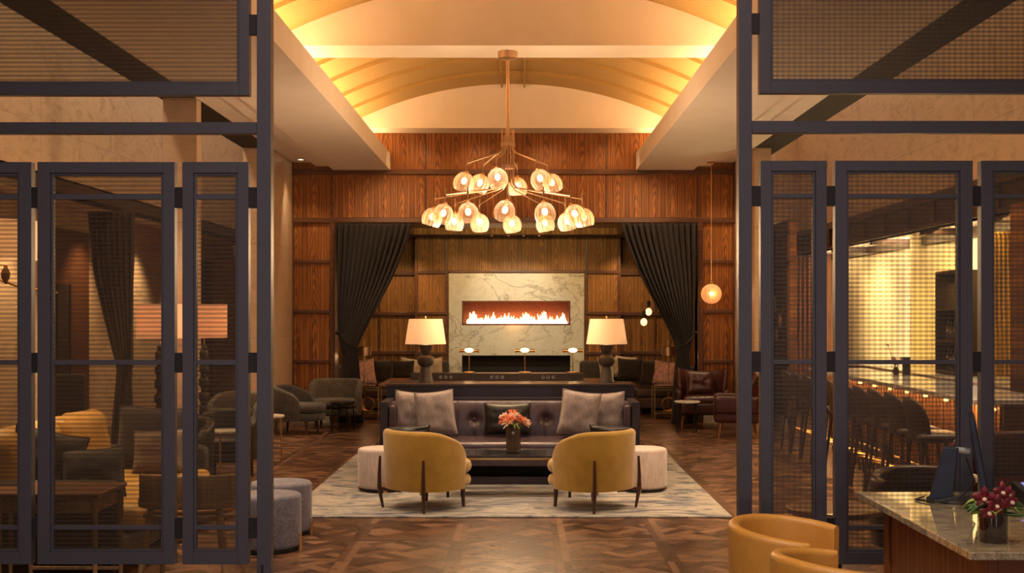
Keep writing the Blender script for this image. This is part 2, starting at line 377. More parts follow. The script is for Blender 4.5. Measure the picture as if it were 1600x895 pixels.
M['petal2'] = plain('cream_petal', (.80,.55,.38), .7, var=.2, scale=30)
M['orchid'] = plain('crimson_petal', (.17,.008,.020), .5, var=.4, scale=40)
M['leaf'] = plain('leaf_green', (.05,.12,.025), .5, var=.35, scale=20)
M['leafl'] = plain('light_leaf', (.22,.30,.05), .5, var=.25, scale=20)
M['navy'] = plain('navy_plastic', (.006,.010,.030), .5)
M['plastic'] = plain('black_plastic', (.02,.02,.022), .4)
M['silver'] = plain('silver_plastic', (.35,.35,.36), .3, .4)
M['screenlit'] = emit('phone_display', (.25,.22,.60), .8)
M['keys'] = plain('grey_keys', (.30,.30,.28), .5)
M['darkmetal'] = plain('dark_metal', (.03,.025,.022), .35, .7)
M['stoolbrown'] = leather('brown_stool_leather', (.050,.028,.020), .4)
M['stoollegs'] = woodobj('stool_wood', (.040,.020,.012), 4, .4)

# ---------------------------------------------------------------- mesh builder
def sgn(x): return -1.0 if x < 0 else 1.0
class MB:
    def __init__(s): s.v = []; s.f = []
    def add(s, vs, fs, mtx=None):
        k = len(s.v)
        s.v += [tuple(mtx @ Vector(p)) if mtx else tuple(p) for p in vs]
        s.f += [tuple(i+k for i in f) for f in fs]; return s
    def box(s, x0, x1, y0, y1, z0, z1, mtx=None):
        return s.add([(x0,y0,z0),(x1,y0,z0),(x1,y1,z0),(x0,y1,z0),(x0,y0,z1),(x1,y0,z1),(x1,y1,z1),(x0,y1,z1)],
            [(0,3,2,1),(4,5,6,7),(0,1,5,4),(1,2,6,5),(2,3,7,6),(3,0,4,7)], mtx)
    def prism(s, poly, z0, z1, mtx=None):
        n = len(poly)
        return s.add([(x,y,z0) for x,y in poly]+[(x,y,z1) for x,y in poly],
            [tuple(range(n))[::-1], tuple(range(n,2*n))]+[(i,(i+1)%n,(i+1)%n+n,i+n) for i in range(n)], mtx)
    def rings(s, rings, cap=True, closed=True, mtx=None):
        n = len(rings[0]); vs = [p for r in rings for p in r]; fs = []
        for a in range(len(rings)-1):
            for i in range(n if closed else n-1):
                j = (i+1) % n; fs.append((a*n+i, a*n+j, (a+1)*n+j, (a+1)*n+i))
        if cap and closed: fs += [tuple(range(n))[::-1], tuple(range((len(rings)-1)*n, len(rings)*n))]
        return s.add(vs, fs, mtx)
    def lathe(s, prof, n=24, c=(0,0,0), mtx=None, rib=0.0, nr=0):
        R = []
        for r, z in prof:
            R.append([(c[0]+r*(1+(rib*math.cos(nr*2*PI*i/n) if nr else 0))*math.cos(2*PI*i/n), c[1]+r*(1+(rib*math.cos(nr*2*PI*i/n) if nr else 0))*math.sin(2*PI*i/n), c[2]+z) for i in range(n)])
        return s.rings(R, mtx=mtx)
    def tube(s, pts, r, n=8, mtx=None):
        pts = [Vector(p) for p in pts]; rs = r if isinstance(r, (list, tuple)) else [r]*len(pts)
        R = []; prev = None
        for i, p in enumerate(pts):
            t = (pts[min(i+1, len(pts)-1)]-pts[max(i-1, 0)]).normalized()
            if prev is None:
                a = Vector((0,0,1)) if abs(t.z) < .9 else Vector((1,0,0)); u = t.cross(a).normalized()
            else: u = (prev - t*prev.dot(t)).normalized()
            prev = u; w = t.cross(u)
            R.append([tuple(p+(u*math.cos(2*PI*k/n)+w*math.sin(2*PI*k/n))*rs[i]) for k in range(n)])
        return s.rings(R, mtx=mtx)
    def bar(s, p, q, w, h=None, mtx=None):
        h = h or w; p = Vector(p); q = Vector(q); t = (q-p).normalized()
        a = Vector((0,0,1)) if abs(t.z) < .9 else Vector((0,1,0)); u = t.cross(a).normalized(); v = u.cross(t)
        R = [[tuple(e+u*a1*w/2+v*b1*h/2) for a1, b1 in ((-1,-1),(1,-1),(1,1),(-1,1))] for e in (p, q)]
        return s.rings(R, mtx=mtx)
    def rbox(s, c, size, r, n=7, puff=0.0, mtx=None, wr=0.0, seed=0):
        hx, hy, hz = (v/2 for v in size); r = min(r, hx, hy, hz); vs = {}; V = []; Fc = []
        m = 2*n
        def vert(p):
            k = tuple(round(q, 6) for q in p)
            if k in vs: return vs[k]
            x, y, z = p[0]*hx, p[1]*hy, p[2]*hz
            cx = max(-hx+r, min(hx-r, x)); cy = max(-hy+r, min(hy-r, y)); cz = max(-hz+r, min(hz-r, z))
            d = Vector((x-cx, y-cy, z-cz)); L = d.length
            if L > 1e-9: d = d/L*r
            q = Vector((cx, cy, cz))+d
            if puff: q.z += sgn(p[2])*abs(p[2])*puff*max(0, (1-p[0]**4))*max(0, (1-p[1]**4))
            if wr:
                nn = noise.noise(Vector((q.x*9+seed, q.y*9, q.z*9))); q += q.normalized()*nn*wr
            vs[k] = len(V); V.append((q.x+c[0], q.y+c[1], q.z+c[2])); return vs[k]
        # parametrise each face denser near the rounded rim
        g = [-math.cos(PI*i/m) for i in range(m+1)]; g = [.5*a+.5*(-1+2*i/m) for i, a in enumerate(g)]
        for ax in range(3):
            for sd in (-1, 1):
                for i in range(m):
                    for j in range(m):
                        q = []
                        for (a, b) in ((i,j),(i+1,j),(i+1,j+1),(i,j+1)):
                            p = [0,0,0]; p[ax] = sd; p[(ax+1)%3] = g[a]; p[(ax+2)%3] = g[b]; q.append(vert(p))
                        Fc.append(tuple(q) if sd > 0 else tuple(q[::-1]))
        return s.add(V, Fc, mtx)
    def puck(s, a, b, z0, z1, r=.02, e=1.0, n=40, c=(0,0), dome=0.0, mtx=None, front=None):
        def ring(k, z, sc=None):
            out = []
            for i in range(n):
                t = 2*PI*i/n; cx, cy = math.cos(t), math.sin(t)
                x = (a-k)*sgn(cx)*abs(cx)**e; y = (b-k)*sgn(cy)*abs(cy)**e
                out.append((c[0]+x, c[1]+y, z))
            return out
        R = [ring(r, z0)]
        for q in (30, 60, 90): R.append(ring(r*(1-math.sin(math.radians(q))), z0+r*(1-math.cos(math.radians(q)))))
        for q in (0, 30, 60, 90): R.append(ring(r*(1-math.cos(math.radians(q))), z1-r+r*math.sin(math.radians(q))))
        for f in (.75, .5, .25, .03): R.append(ring(r+(min(a,b)-r)*(1-f), z1+dome*(1-f*f)))
        return s.rings(R, mtx=mtx)
    def sphere(s, c, r, n=16, sc=(1,1,1), mtx=None):
        R = []
        for i in range(n//2+1):
            a = -PI/2+PI*i/(n//2); q = max(math.cos(a), 1e-3)
            R.append([(c[0]+r*sc[0]*q*math.cos(2*PI*k/n), c[1]+r*sc[1]*q*math.sin(2*PI*k/n), c[2]+r*sc[2]*math.sin(a)) for k in range(n)])
        return s.rings(R, mtx=mtx)
    def grid(s, fn, nu, nv, mtx=None):
        vs = [fn(i/nu, j/nv) for j in range(nv+1) for i in range(nu+1)]
        fs = [(j*(nu+1)+i, j*(nu+1)+i+1, (j+1)*(nu+1)+i+1, (j+1)*(nu+1)+i) for j in range(nv) for i in range(nu)]
        return s.add(vs, fs, mtx)
    def shell(s, a, b, z0, top, th, phim, e=.8, n=48, lean=.0, arc=5, mtx=None):
        """upholstered wrap: outline superellipse, back at -y, opening at +y; top(phi01)->height"""
        def pt(phi):
            sx, cy = math.sin(phi), math.cos(phi)
            return Vector((a*sgn(sx)*abs(sx)**e, -b*sgn(cy)*abs(cy)**e, 0))
        R = []
        for i in range(n+1):
            phi = -phim+2*phim*i/n
            p = pt(phi); t = (pt(phi+.01)-pt(phi-.01)).normalized(); nr = Vector((t.y, -t.x, 0))
            if nr.dot(p) < 0: nr = -nr
            zt = top(abs(phi)/phim); lo = nr*lean*(zt-z0)
            c0 = p; h = th/2; loop = []
            endk = min(1.0, .35+(1-abs(phi)/phim)*14)
            h = h*endk**.5
            mid = c0-nr*th/2
            loop.append(mid+nr*h*.9+Vector((0,0,z0))); loop.append(mid+nr*h+Vector((0,0,z0+.02)))
            zz = max(z0+.04, zt-h)
            loop.append(mid+nr*h+lo*.5+Vector((0,0,(z0+zz)/2)))
            for k in range(arc+1):
                q = PI*k/arc; loop.append(mid+lo+nr*h*math.cos(q)+Vector((0,0,zz+h*math.sin(q))))
            loop.append(mid-nr*h+lo*.5+Vector((0,0,(z0+zz)/2)))
            loop.append(mid-nr*h+Vector((0,0,z0+.02))); loop.append(mid-nr*h*.9+Vector((0,0,z0)))
            R.append([tuple(q) for q in loop])
        return s.rings(R, mtx=mtx)
    def build(s, name, mat, parent=None, loc=(0,0,0), rz=0.0, smooth=None, bevel=0.0, sub=0, ang=35):
        me = bpy.data.meshes.new(name); me.from_pydata(s.v, [], s.f)
        bm = bmesh.new(); bm.from_mesh(me); bmesh.ops.recalc_face_normals(bm, faces=bm.faces); bm.to_mesh(me); bm.free()
        me.materials.append(M[mat] if isinstance(mat, str) else mat)
        if smooth is None: smooth = len(s.f) > 60
        if smooth:
            me.polygons.foreach_set('use_smooth', [True]*len(me.polygons))
            me.set_sharp_from_angle(angle=math.radians(ang))
        o = bpy.data.objects.new(name, me); COL.objects.link(o); o.location = loc; o.rotation_euler = (0,0,rz)
        if parent: o.parent = parent
        if bevel:
            b = o.modifiers.new('bevel', 'BEVEL'); b.width = bevel; b.segments = 2; b.limit_method = 'ANGLE'; b.angle_limit = math.radians(40)
        if sub:
            q = o.modifiers.new('sub', 'SUBSURF'); q.levels = sub; q.render_levels = sub
        return o
def tag(o, label=None, cat=None, group=None, kind=None):
    if label: o['label'] = label
    if cat: o['category'] = cat
    if group: o['group'] = group
    if kind: o['kind'] = kind
    return o
def thing(name, label, cat, loc=(0,0,0), rz=0.0, group=None):
    o = bpy.data.objects.new(name, None); COL.objects.link(o); o.location = loc; o.rotation_euler = (0,0,rz)
    o.empty_display_size = .1
    return tag(o, label, cat, group)
def struct(name, mb, mat, **k):
    o = mb.build(name, mat, **k); o['kind'] = 'structure'; return o
def dup(root, loc, rz=0.0, label=None, group=None, rot=None):
    def rec(o, par):
        c = o.copy(); COL.objects.link(c); c.parent = par
        for ch in o.children: rec(ch, c)
        return c
    r = rec(root, None); r.location = loc; r.rotation_euler = rot if rot else (0,0,rz)
    if label: r['label'] = label
    if group: r['group'] = group
    return r
def P(px, py, d): return ((px-VX)*d/F, d, EYE-(py-VY)*d/F)
def PX(px, d): return (px-VX)*d/F
def PZ(py, d): return EYE-(py-VY)*d/F
def lerp(a, b, t): return a+(b-a)*t
def curve(pts, v):
    """pts: list of (t, x) ascending; smooth interpolation"""
    for (a, xa), (b, xb) in zip(pts, pts[1:]):
        if v <= b: 
            t = (v-a)/(b-a); return xa+(xb-xa)*t
    return pts[-1][1]
# ================================================================ THE SETTING
CX = -.1
struct('floor', MB().box(-8, 8, 0, 27, -.1, 0), 'parquet')
# walnut end wall with the wide opening into the fireplace alcove
w = MB(); w.box(-3.55, -2.89, 19, 19.3, 0, 3.12); w.box(2.78, 3.36, 19, 19.3, 0, 3.12); w.box(-3.55, 3.36, 19, 19.3, 3.12, 5.3)
struct('wall_back', w, 'walnutX')
r = MB()
for z0, z1, d in ((3.875, 3.95, .035), (3.12, 3.20, .05)): r.box(-3.55, 3.36, 19-d, 19.02, z0, z1)
for z in (2.515, 1.735, .955):
    r.box(-3.53, -2.96, 18.965, 19.02, z-.028, z+.028); r.box(2.86, 3.34, 18.965, 19.02, z-.028, z+.028)
r.box(-2.96, -2.88, 18.95, 19.32, 0, 3.12); r.box(2.78, 2.86, 18.95, 19.32, 0, 3.12)
for x, z0, z1 in ((-2.94, 3.2, 3.875), (-1.475, 3.2, 4.5), (1.355, 3.2, 4.5), (2.78, 3.2, 3.875)): r.box(x-.012, x+.012, 18.985, 19.02, z0, z1)
r.box(-3.56, -3.53, 18.97, 19.02, 0, 4.1); r.box(3.33, 3.37, 18.97, 19.02, 0, 4.1)
struct('trim_1', r, 'rail', bevel=.006)
struct('baseboard_left', MB().box(-3.55, -2.96, 18.93, 19.01, 0, .14), 'stonetop')
struct('baseboard_right', MB().box(2.86, 3.36, 18.93, 19.01, 0, .14), 'stonetop')
# alcove
w = MB(); w.box(-3.5, 3.4, 23.4, 23.6, 0, 3.4)
struct('wall_alcove_back', w, 'walnutA')
struct('wall_alcove_left', MB().box(-3.5, -3.3, 19.3, 23.4, 0, 3.4), 'walnutY')
struct('wall_alcove_right', MB().box(3.1, 3.3, 19.3, 23.4, 0, 3.4), 'walnutY')
b = MB(); X0, X1 = -1.985, 1.91; Y = 23.0
mx0, mx1 = PX(701.5, Y), PX(912.5, Y); mz = PZ(427, Y)
b.box(X0, mx0, Y, 23.4, 0, 3.4); b.box(mx1, X1, Y, 23.4, 0, 3.4); b.box(mx0, mx1, Y, 23.4, mz, 3.4)
struct('wall_chimney_breast', b, 'walnutA')
t = MB()
for xa, xb in ((X0, X0+.06), (mx0-.07, mx0-.02), (mx1+.02, mx1+.07), (X1-.06, X1)): t.box(xa, xb, Y-.025, Y+.01, 0, 3.1)
for py in (425, 489, 552):
    z = PZ(py, Y); t.box(X0, mx0-.02, Y-.035, Y+.01, z-.03, z+.03); t.box(mx1+.02, X1, Y-.035, Y+.01, z-.03, z+.03)
t.box(mx0-.02, mx1+.02, Y-.025, Y+.01, mz+.012, mz+.06)
for py in (427, 490, 551):
    z = PZ(py, 23.4); t.box(-3.3, X0, 23.34, 23.41, z-.035, z+.035); t.box(X1, 3.1, 23.34, 23.41, z-.035, z+.035)
for x in (-2.7, 2.6): t.box(x-.02, x+.02, 23.37, 23.41, 0, 3.2)
struct('trim_2', t, 'rail', bevel=.006)
# alcove ceiling: raised wooden coffer with a dropped border
c = MB(); c.box(-3.5, 3.4, 19.3, 23.5, 3.42, 3.5)
struct('ceiling_alcove', c, 'walnutA')
c = MB(); c.box(-3.5, -1.95, 19.3, 23.4, 3.13, 3.42); c.box(1.8, 3.4, 19.3, 23.4, 3.13, 3.42); c.box(-1.95, 1.8, 19.3, 20.3, 3.13, 3.42); c.box(-1.95, 1.8, 22.45, 23.0, 3.16, 3.42)
struct('ceiling_alcove_border', c, 'darkwood')
c = MB(); c.box(-1.95, 1.8, 22.40, 22.45, 3.16, 3.42); struct('trim_3', c, 'walnutA')
# marble fire surround
s = MB(); fx0, fx1 = PX(722, Y), PX(891, Y); fz0, fz1 = PZ(508, Y), PZ(470, Y); cz = PZ(555, Y); YM = Y-.04
s.box(mx0+.001, fx0, YM, 23.385, 0, mz-.001); s.box(fx1, mx1-.001, YM, 23.385, 0, mz-.001); s.box(fx0, fx1, YM, 23.385, fz1, mz-.001); s.box(fx0, fx1, YM, 23.385, cz, fz0)
fp = thing('fireplace', 'wide linear gas fireplace in a white veined marble surround on the far walnut wall', 'fireplace', (0,0,0))
s.build('marble_surround', 'calacatta', fp)
f = MB(); f.box(fx0, fx1, 23.34, 23.38, fz0, fz1); f.box(fx0+.001, fx0+.03, YM+.01, 23.34, fz0, fz1); f.box(fx1-.03, fx1-.001, YM+.01, 23.34, fz0, fz1); f.box(fx0, fx1, YM+.01, 23.34, fz1-.02, fz1-.001); f.box(fx0, fx1, YM+.01, 23.34, fz0+.001, fz0+.03)
tag(f.build('firebox', 'firebox', fp), 'reddish steel firebox')
f = MB(); f.box(fx0, fx1, 23.2, 23.24, 0, cz); f.box(fx0, fx1, 23.0, 23.2, cz-.03, cz-.001)
tag(f.build('lower_panel', 'black', fp), 'black recessed lower panel')
f = MB(); random.seed(3)
for i in range(230):
    x = fx0+.1+(fx1-fx0-.17)*(i+random.random())/230; h = .07+.13*random.random()**3*(1+.5*math.sin(i*.15)); y = 23.12+random.uniform(-.06,.06); r = random.uniform(.02,.034)
    q = random.uniform(-.03,.03)
    f.tube([(x,y,fz0+.03),(x,y,fz0+.03+h*.3),(x+q,y,fz0+.03+h*.7),(x+q*1.4,y,fz0+.03+h)], [r*.7, r, r*.5, .002], 6)
tag(f.build('flames', 'flame', fp), 'bright white-orange row of flames', kind='stuff')

# ---------------------------------------------------------------- vaulted ceiling
HW = 2.62; RC = 5.45; ZC = 5.14-RC
def arcz(x, dz=0): return ZC+math.sqrt(RC*RC-x*x)+dz
def vault(y0, y1, nb):
    v = MB(); n = 40; L = (y1-y0)/nb
    for k in range(nb):
        a, b_ = y0+k*L, y0+(k+1)*L
        lo = [(CX+HW*(-1+2*i/n), a, arcz(HW*(-1+2*i/n))) for i in range(n+1)]
        hi = [(CX+HW*(-1+2*i/n), b_, arcz(HW*(-1+2*i/n), .05)) for i in range(n+1)]
        up1 = [(x, y, 5.4) for x, y, z in lo]; up2 = [(x, y, 5.4) for x, y, z in hi]
        vs = lo+hi+up1+up2; N1 = n+1; fs = []
        for i in range(n):
            fs += [(i, i+1, N1+i+1, N1+i), (i, 2*N1+i, 2*N1+i+1, i+1), (N1+i, N1+i+1, 3*N1+i+1, 3*N1+i), (2*N1+i, 3*N1+i, 3*N1+i+1, 2*N1+i+1)]
        v.add(vs, fs)
    for x in (-.17, .17): 
        v.box(CX+x-.012, CX+x+.012, y0, y1, arcz(0)-.012, arcz(0)+.06)
    return v
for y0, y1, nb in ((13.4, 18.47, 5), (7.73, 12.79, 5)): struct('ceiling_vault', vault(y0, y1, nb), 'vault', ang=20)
def lunette(y0, y1):
    v = MB(); n = 40
    poly = [(CX+HW, 4.52), (CX-HW, 4.52)]
    poly = [(CX-HW, 4.52)]+[(CX+HW*(-1+2*i/n), arcz(HW*(-1+2*i/n), .07)) for i in range(n+1)]+[(CX+HW, 4.52)]
    poly = [(x, max(z, 4.53) if i not in (0, len(poly)-1) else z) for i, (x, z) in enumerate(poly)]
    vs = [(x, y0, z) for x, z in poly]+[(x, y1, z) for x, z in poly]; m = len(poly)
    v.add(vs, [tuple(range(m)), tuple(range(m, 2*m))[::-1]]+[(i, (i+1)%m, (i+1)%m+m, i+m) for i in range(m)])
    return v
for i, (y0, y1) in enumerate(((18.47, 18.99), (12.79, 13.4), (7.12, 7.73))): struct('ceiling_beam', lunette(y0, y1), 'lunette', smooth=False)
# bulkheads: stepped soffits with the cove shelf behind
def bulk(s):
    prof = [(1.92,3.94),(2.81,3.94),(2.81,4.0),(3.08,4.0),(3.08,4.06),(3.44,4.06),(3.44,4.2),(2.70,4.2),(2.70,5.5),(2.62,5.5),(2.62,4.08),(1.96,4.08),(1.96,4.20),(1.92,4.20)]
    vs = [(CX+s*x, y, z) for y in (2, 18.99) for x, z in prof]; m = len(prof)
    return MB().add(vs, [tuple(range(m)), tuple(range(m, 2*m))[::-1]]+[(i, (i+1)%m, (i+1)%m+m, i+m) for i in range(m)])
for s in (-1, 1): struct('ceiling_bulkhead', bulk(s), 'plaster', smooth=False)
for s, nmx in ((-1, 'left'), (1, 'right')):
    v = MB(); a, b_ = CX+s*3.44, CX+s*3.86; v.box(min(a,b_), max(a,b_), 2, 19, 4.07, 5.6); struct('trim_4' if s < 0 else 'trim_5', v, 'black')
# galleries: floor-to-ceiling stone, fascias, low ceilings
struct('ceiling', MB().box(-8, 8, 2, 27, 5.6, 5.7), 'plaster')
struct('ceiling_lobby', MB().box(-8, 8, 1, 7.1, 4.7, 4.8), 'plaster')
struct('wall_pier_left', MB().box(-3.96, -3.55, 17.4, 19.3, 0, 4.07), 'pier')
struct('wall_pier_left', MB().box(-3.92, -3.55, 13.36, 13.55, 0, 5.6), 'pier')
struct('wall_pier_right', MB().box(3.36, 3.60, 17.4, 19.3, 0, 4.07), 'pier')
struct('wall_fascia_left', MB().box(-5.4, -5.2, 2, 25, 3.16, 5.6), 'stoneL')
m_ = MB(); m_.box(-5.42, -5.14, 2, 25, 3.06, 3.20); m_.box(-5.46, -5.2, 2, 25, 3.20, 3.24)
struct('trim_6', m_, 'beamwood')
struct('ceiling_gallery_left', MB().box(-8, -5.3, 2, 25, 3.16, 3.22), 'plaster')
struct('wall_left', MB().box(-6.4, -6.2, 2, 25, 0, 3.2), 'stoneL')
struct('wall_gallery_end_left', MB().box(-8, -3.5, 24.9, 25.1, 0, 5.6), 'stoneL')
for i, (ya, yb, zt) in enumerate(((16.0, 17.4, 2.85), (22.2, 24.4, 2.75))):
    d = MB(); d.box(-6.22, -6.16, ya, yb, 0, zt)
    dd = struct('door_%d' % (i+1), d, 'rail')
    q = MB(); q.box(-6.17, -6.14, ya+.16, ya+.56, .05, zt-.75); q.box(-6.17, -6.14, ya+.62, ya+.68, .05, zt-.75)
    q.build('door_panel', 'darkwood', dd)
struct('wall_fascia_right', MB().box(5.0, 5.2, 2, 22, 3.08, 5.6), 'stoneR')
struct('wall_stone_end_right', MB().box(3.5, 5.2, 22.0, 22.2, 3.0, 5.6), 'stoneR')
m_ = MB(); m_.box(4.96, 5.10, 2, 22, 2.74, 3.10); m_.box(4.90, 5.10, 2, 22, 3.04, 3.14); m_.box(4.93, 5.1, 2, 22, 2.74, 2.78)
for i in range(14): m_.box(4.93, 4.97, 8.6+i*.98, 8.72+i*.98, 2.78, 3.04)
struct('trim_7', m_, 'beamwood')
struct('ceiling_bar', MB().box(5.0, 6.0, 2, 22, 2.78, 2.84), 'plaster')
m_ = MB()
for y in (9, 11, 13.2, 15.4, 17.6, 19.8): m_.box(5.1, 5.7, y, y+.1, 2.70, 2.785)
m_.box(5.64, 5.7, 2, 22, 2.66, 2.785)
struct('trim_8', m_, 'beamwood')
struct('trim_10', MB().box(5.50, 5.70, 17.08, 17.13, .93, 2.78), 'barwall')
struct('wall_right', MB().box(5.7, 5.9, 2, 22, 0, 2.8), 'barwall')
struct('wall_bar_end', MB().box(3.4, 6, 22, 22.2, 0, 3.1), 'walnutX')
w = MB(); w.box(4.0, 4.1, 18.0, 22, 0, 3.10); struct('wall_bar_side', w, 'walnutY')
w = MB()
for z in (2.9, 2.45, .95): w.box(3.96, 4.0, 18, 22, z-.03, z+.03)
for y in (18.0, 19.6, 21.2): w.box(3.96, 4.0, y, y+.08, 0, 3.1)
struct('trim_9', w, 'rail')
struct('baseboard_bar', MB().box(3.9, 4.0, 18, 22, 0, .16), 'stonetop')
w = MB(); w.box(4.86, 5.1, 11.55, 12.05, 0, 2.78); struct('wall_bar_column', w, 'walnutX')
struct('wall_fascia_front_right', MB().box(3.36, 5.0, 21.9, 22, 3.1, 5.6), 'stoneR')

# ---------------------------------------------------------------- metal and wire-mesh screens
SY = 6.9; S = SY/F
def sx(px): return (px-VX)*S
def sz(py): return EYE-(py-VY)*S
def rect(mb, x0, x1, yt, yb, y0=SY-.03, y1=SY+.03): mb.box(min(x0,x1), max(x0,x1), y0, y1, sz(yb), sz(yt))
def panel(root, ox0, ox1, ix0, ix1, oyt, oyb, iyt, iyb, munt, mesh, lab=None):
    f = MB()
    rect(f, sx(ox0), sx(ix0), oyt, oyb); rect(f, sx(ix1), sx(ox1), oyt, oyb)
    rect(f, sx(ix0), sx(ix1), oyt, iyt); rect(f, sx(ix0), sx(ix1), iyb, oyb)
    e = 1.6   # stepped inner lip
    rect(f, sx(ix0), sx(ix0+4), iyt, iyb, SY-.018, SY+.018); rect(f, sx(ix1-4), sx(ix1), iyt, iyb, SY-.018, SY+.018)
    rect(f, sx(ix0+4), sx(ix1-4), iyt, iyt+4, SY-.018, SY+.018); rect(f, sx(ix0+4), sx(ix1-4), iyb-4, iyb, SY-.018, SY+.018)
    fr = f.build('panel_frame', 'screen', root, bevel=.002)
    if lab: fr['label'] = lab
    g = MB(); rect(g, sx(ix0+4), sx(ix1-4), iyt+4, iyb-4, SY-.003, SY+.003)
    g.build('mesh_pane', mesh, fr)
    for (a, b_) in munt:
        q = MB(); rect(q, sx(ix0+4), sx(ix1-4), a, b_, SY-.014, SY+.014); q.build('muntin', 'screen', fr, bevel=.002)
def clip(root, xa, xb, ya, yb):
    q = MB(); rect(q, sx(xa), sx(xb), ya, yb, SY-.02, SY+.02); q.build('bracket', 'clip', root)
root = thing('room_divider', 'tall dark metal screen with wire mesh panels along the left of the entrance', 'room divider', (0, 0, 0))
q = MB(); rect(q, sx(403.5), sx(425.5), -160, VY+EYE/S, SY-.04, SY+.04); q.build('post', 'screen', root, bevel=.003)
q = MB(); rect(q, sx(410), sx(414), 880, 925, SY-.043, SY-.039); q.build('post_slot', 'black', root)
q = MB(); rect(q, sx(-220), sx(403.5), 192, 210); q.build('rail', 'screen', root, bevel=.003)
panel(root, -230, 391, -212, 375, -140, 150, -122, 132, (), 'meshL')
MU = ((303, 312), (562, 570), (820, 827))
panel(root, -174, 52, -154, 33, 254, 880, 271, 861, MU, 'meshL')
panel(root, 61.5, 275, 81, 257, 254, 880, 271, 861, MU, 'meshL')
panel(root, 287, 390, 304, 373, 254, 880, 271, 861, MU, 'meshL')
for ya, yb in ((293, 325), (551, 582), (808, 840)):
    for xa, xb in ((52, 61.5), (275, 287), (390, 403.5)): clip(root, xa, xb, ya, yb)
clip(root, 391, 403.5, 24, 55)
for x in (160, 60): pass
q = MB(); rect(q, sx(-196), sx(-174), -160, VY+EYE/S, SY-.04, SY+.04); q.build('post', 'screen', root, bevel=.003)
root = thing('room_divider', 'tall dark metal screen with wire mesh panels along the right, behind the granite desk', 'room divider', (0, 0, 0))
q = MB(); rect(q, sx(1152.5), sx(1173), -160, VY+EYE/S, SY-.04, SY+.04); q.build('post', 'screen', root, bevel=.003)
q = MB(); rect(q, sx(1173), sx(1800), 190, 209); q.build('rail', 'screen', root, bevel=.003)
panel(root, 1185.5, 1800, 1203, 1782, -140, 147, -122, 128, (), 'meshR')
MU = ((303, 310), (562, 569), (820, 827))
panel(root, 1187, 1290, 1204, 1273, 252, 880, 268, 861, MU, 'meshR')
panel(root, 1303, 1517, 1321, 1498, 252, 880, 268, 861, MU, 'meshR')
panel(root, 1530, 1744, 1548, 1725, 252, 880, 268, 861, MU, 'meshR')
for ya, yb in ((291, 322), (549, 581), (808, 840)):
    for xa, xb in ((1173, 1187), (1290, 1303), (1517, 1530)): clip(root, xa, xb, ya, yb)
clip(root, 1173, 1185.5, 22, 53)
q = MB(); rect(q, sx(1765), sx(1787), -160, VY+EYE/S, SY-.04, SY+.04); q.build('post', 'screen', root, bevel=.003)

# ---------------------------------------------------------------- downlights
def downlight(name_label, x, y, z, r=.05):
    t = thing('recessed_downlight', name_label, 'light', (x, y, z))
    MB().lathe([(r*.75,-.002),(r*.75,-.012),(r,-.012),(r,-.002)], 20).build('trim_ring', 'satin', t, smooth=True)
    MB().lathe([(.002,-.006),(r*.72,-.006),(r*.72,-.004),(.002,-.004)], 20).build('lens', 'led', t)
    return t
downlight('small recessed downlight in the left soffit, above the lit stone pier', PX(470, 18.6), 18.6, 4.065, .06)
for x, l in ((-.52, 'leftmost'), (-.21, 'second from left'), (.07, 'third from left'), (.36, 'rightmost')):
    downlight('small spotlight over the fireplace panelling, %s of the four' % l, x, 22.6, 3.16, .035)
for y, px, l in ((20.1,1323,'farthest of the four, near the wood end wall'), (18.4,1370,'second farthest of the four'), (16.75,1424,'second nearest of the four'), (15.04,1494,'nearest of the four')):
    downlight('recessed downlight in the low bar ceiling, ' + l, 5.4, y, 2.78, .06)
# ================================================================ CHANDELIER
def globe(parent, p, tilt, az, rr=.1, gname='glass_globe'):
    """ribbed glass globe open at its lower side, hung at p (its top), tilted outward"""
    R = Matrix.Translation(p) @ Matrix.Rotation(az, 4, 'Z') @ Matrix.Rotation(tilt, 4, 'Y')
    prof = [(.012,0),(.028,-.006),(.062,-.026),(.088,-.062),(.1,-.105),(.098,-.15),(.082,-.19),(.078,-.19),(.094,-.15),(.096,-.105),(.084,-.064),(.058,-.030),(.02,-.012)]
    k = rr/.1
    g = MB().lathe([(a*k, b_*k) for a, b_ in prof], 84, mtx=R, rib=.035, nr=14).build(gname, 'globe', parent, ang=60)
    MB().sphere((0,0,-.095*k), .030*k, 12, (1,1,1.3), mtx=R).build('bulb', 'bulb', g)
    c = MB().lathe([(.003,.02),(.016*k,.016),(.024*k,-.012),(.018*k,-.04),(.003,-.045)], 14, mtx=R).build('socket', 'brass', g)
    return g
CXc, CYc = -.128, 13.1
ch = thing('chandelier', 'two-tiered bronze chandelier with ribbed glass globes hanging from the ceiling beam', 'chandelier', (CXc, CYc, 4.52))
def cz(z): return z-4.52
MB().lathe([(.003,0),(.105,0),(.105,-.075),(.085,-.08),(.03,-.085),(.003,-.085)], 32).build('canopy', 'satin', ch)
MB().lathe([(.003,cz(4.47)),(.017,cz(4.47)),(.017,cz(3.55)),(.003,cz(3.55))], 12).build('rod', 'satin', ch)
for z in (3.52, 3.28):
    MB().lathe([(.02,cz(z)-.02),(.078,cz(z)-.02),(.078,cz(z)+.02),(.02,cz(z)+.02)], 24).build('clamp_ring', 'satin', ch)
random.seed(5)
upper = [(-.44,-.08),(-.27,.12),(-.115,-.42),(.10,.38),(.31,-.30),(.44,.10)]
lower = [(-.78,-.08),(-.64,-.52),(-.60,.55),(-.40,-.70),(-.33,.68),(.0,-.86),(.02,.84),(.37,-.74),(.40,.74),(.66,-.42),(.80,-.05),(.64,.50)]
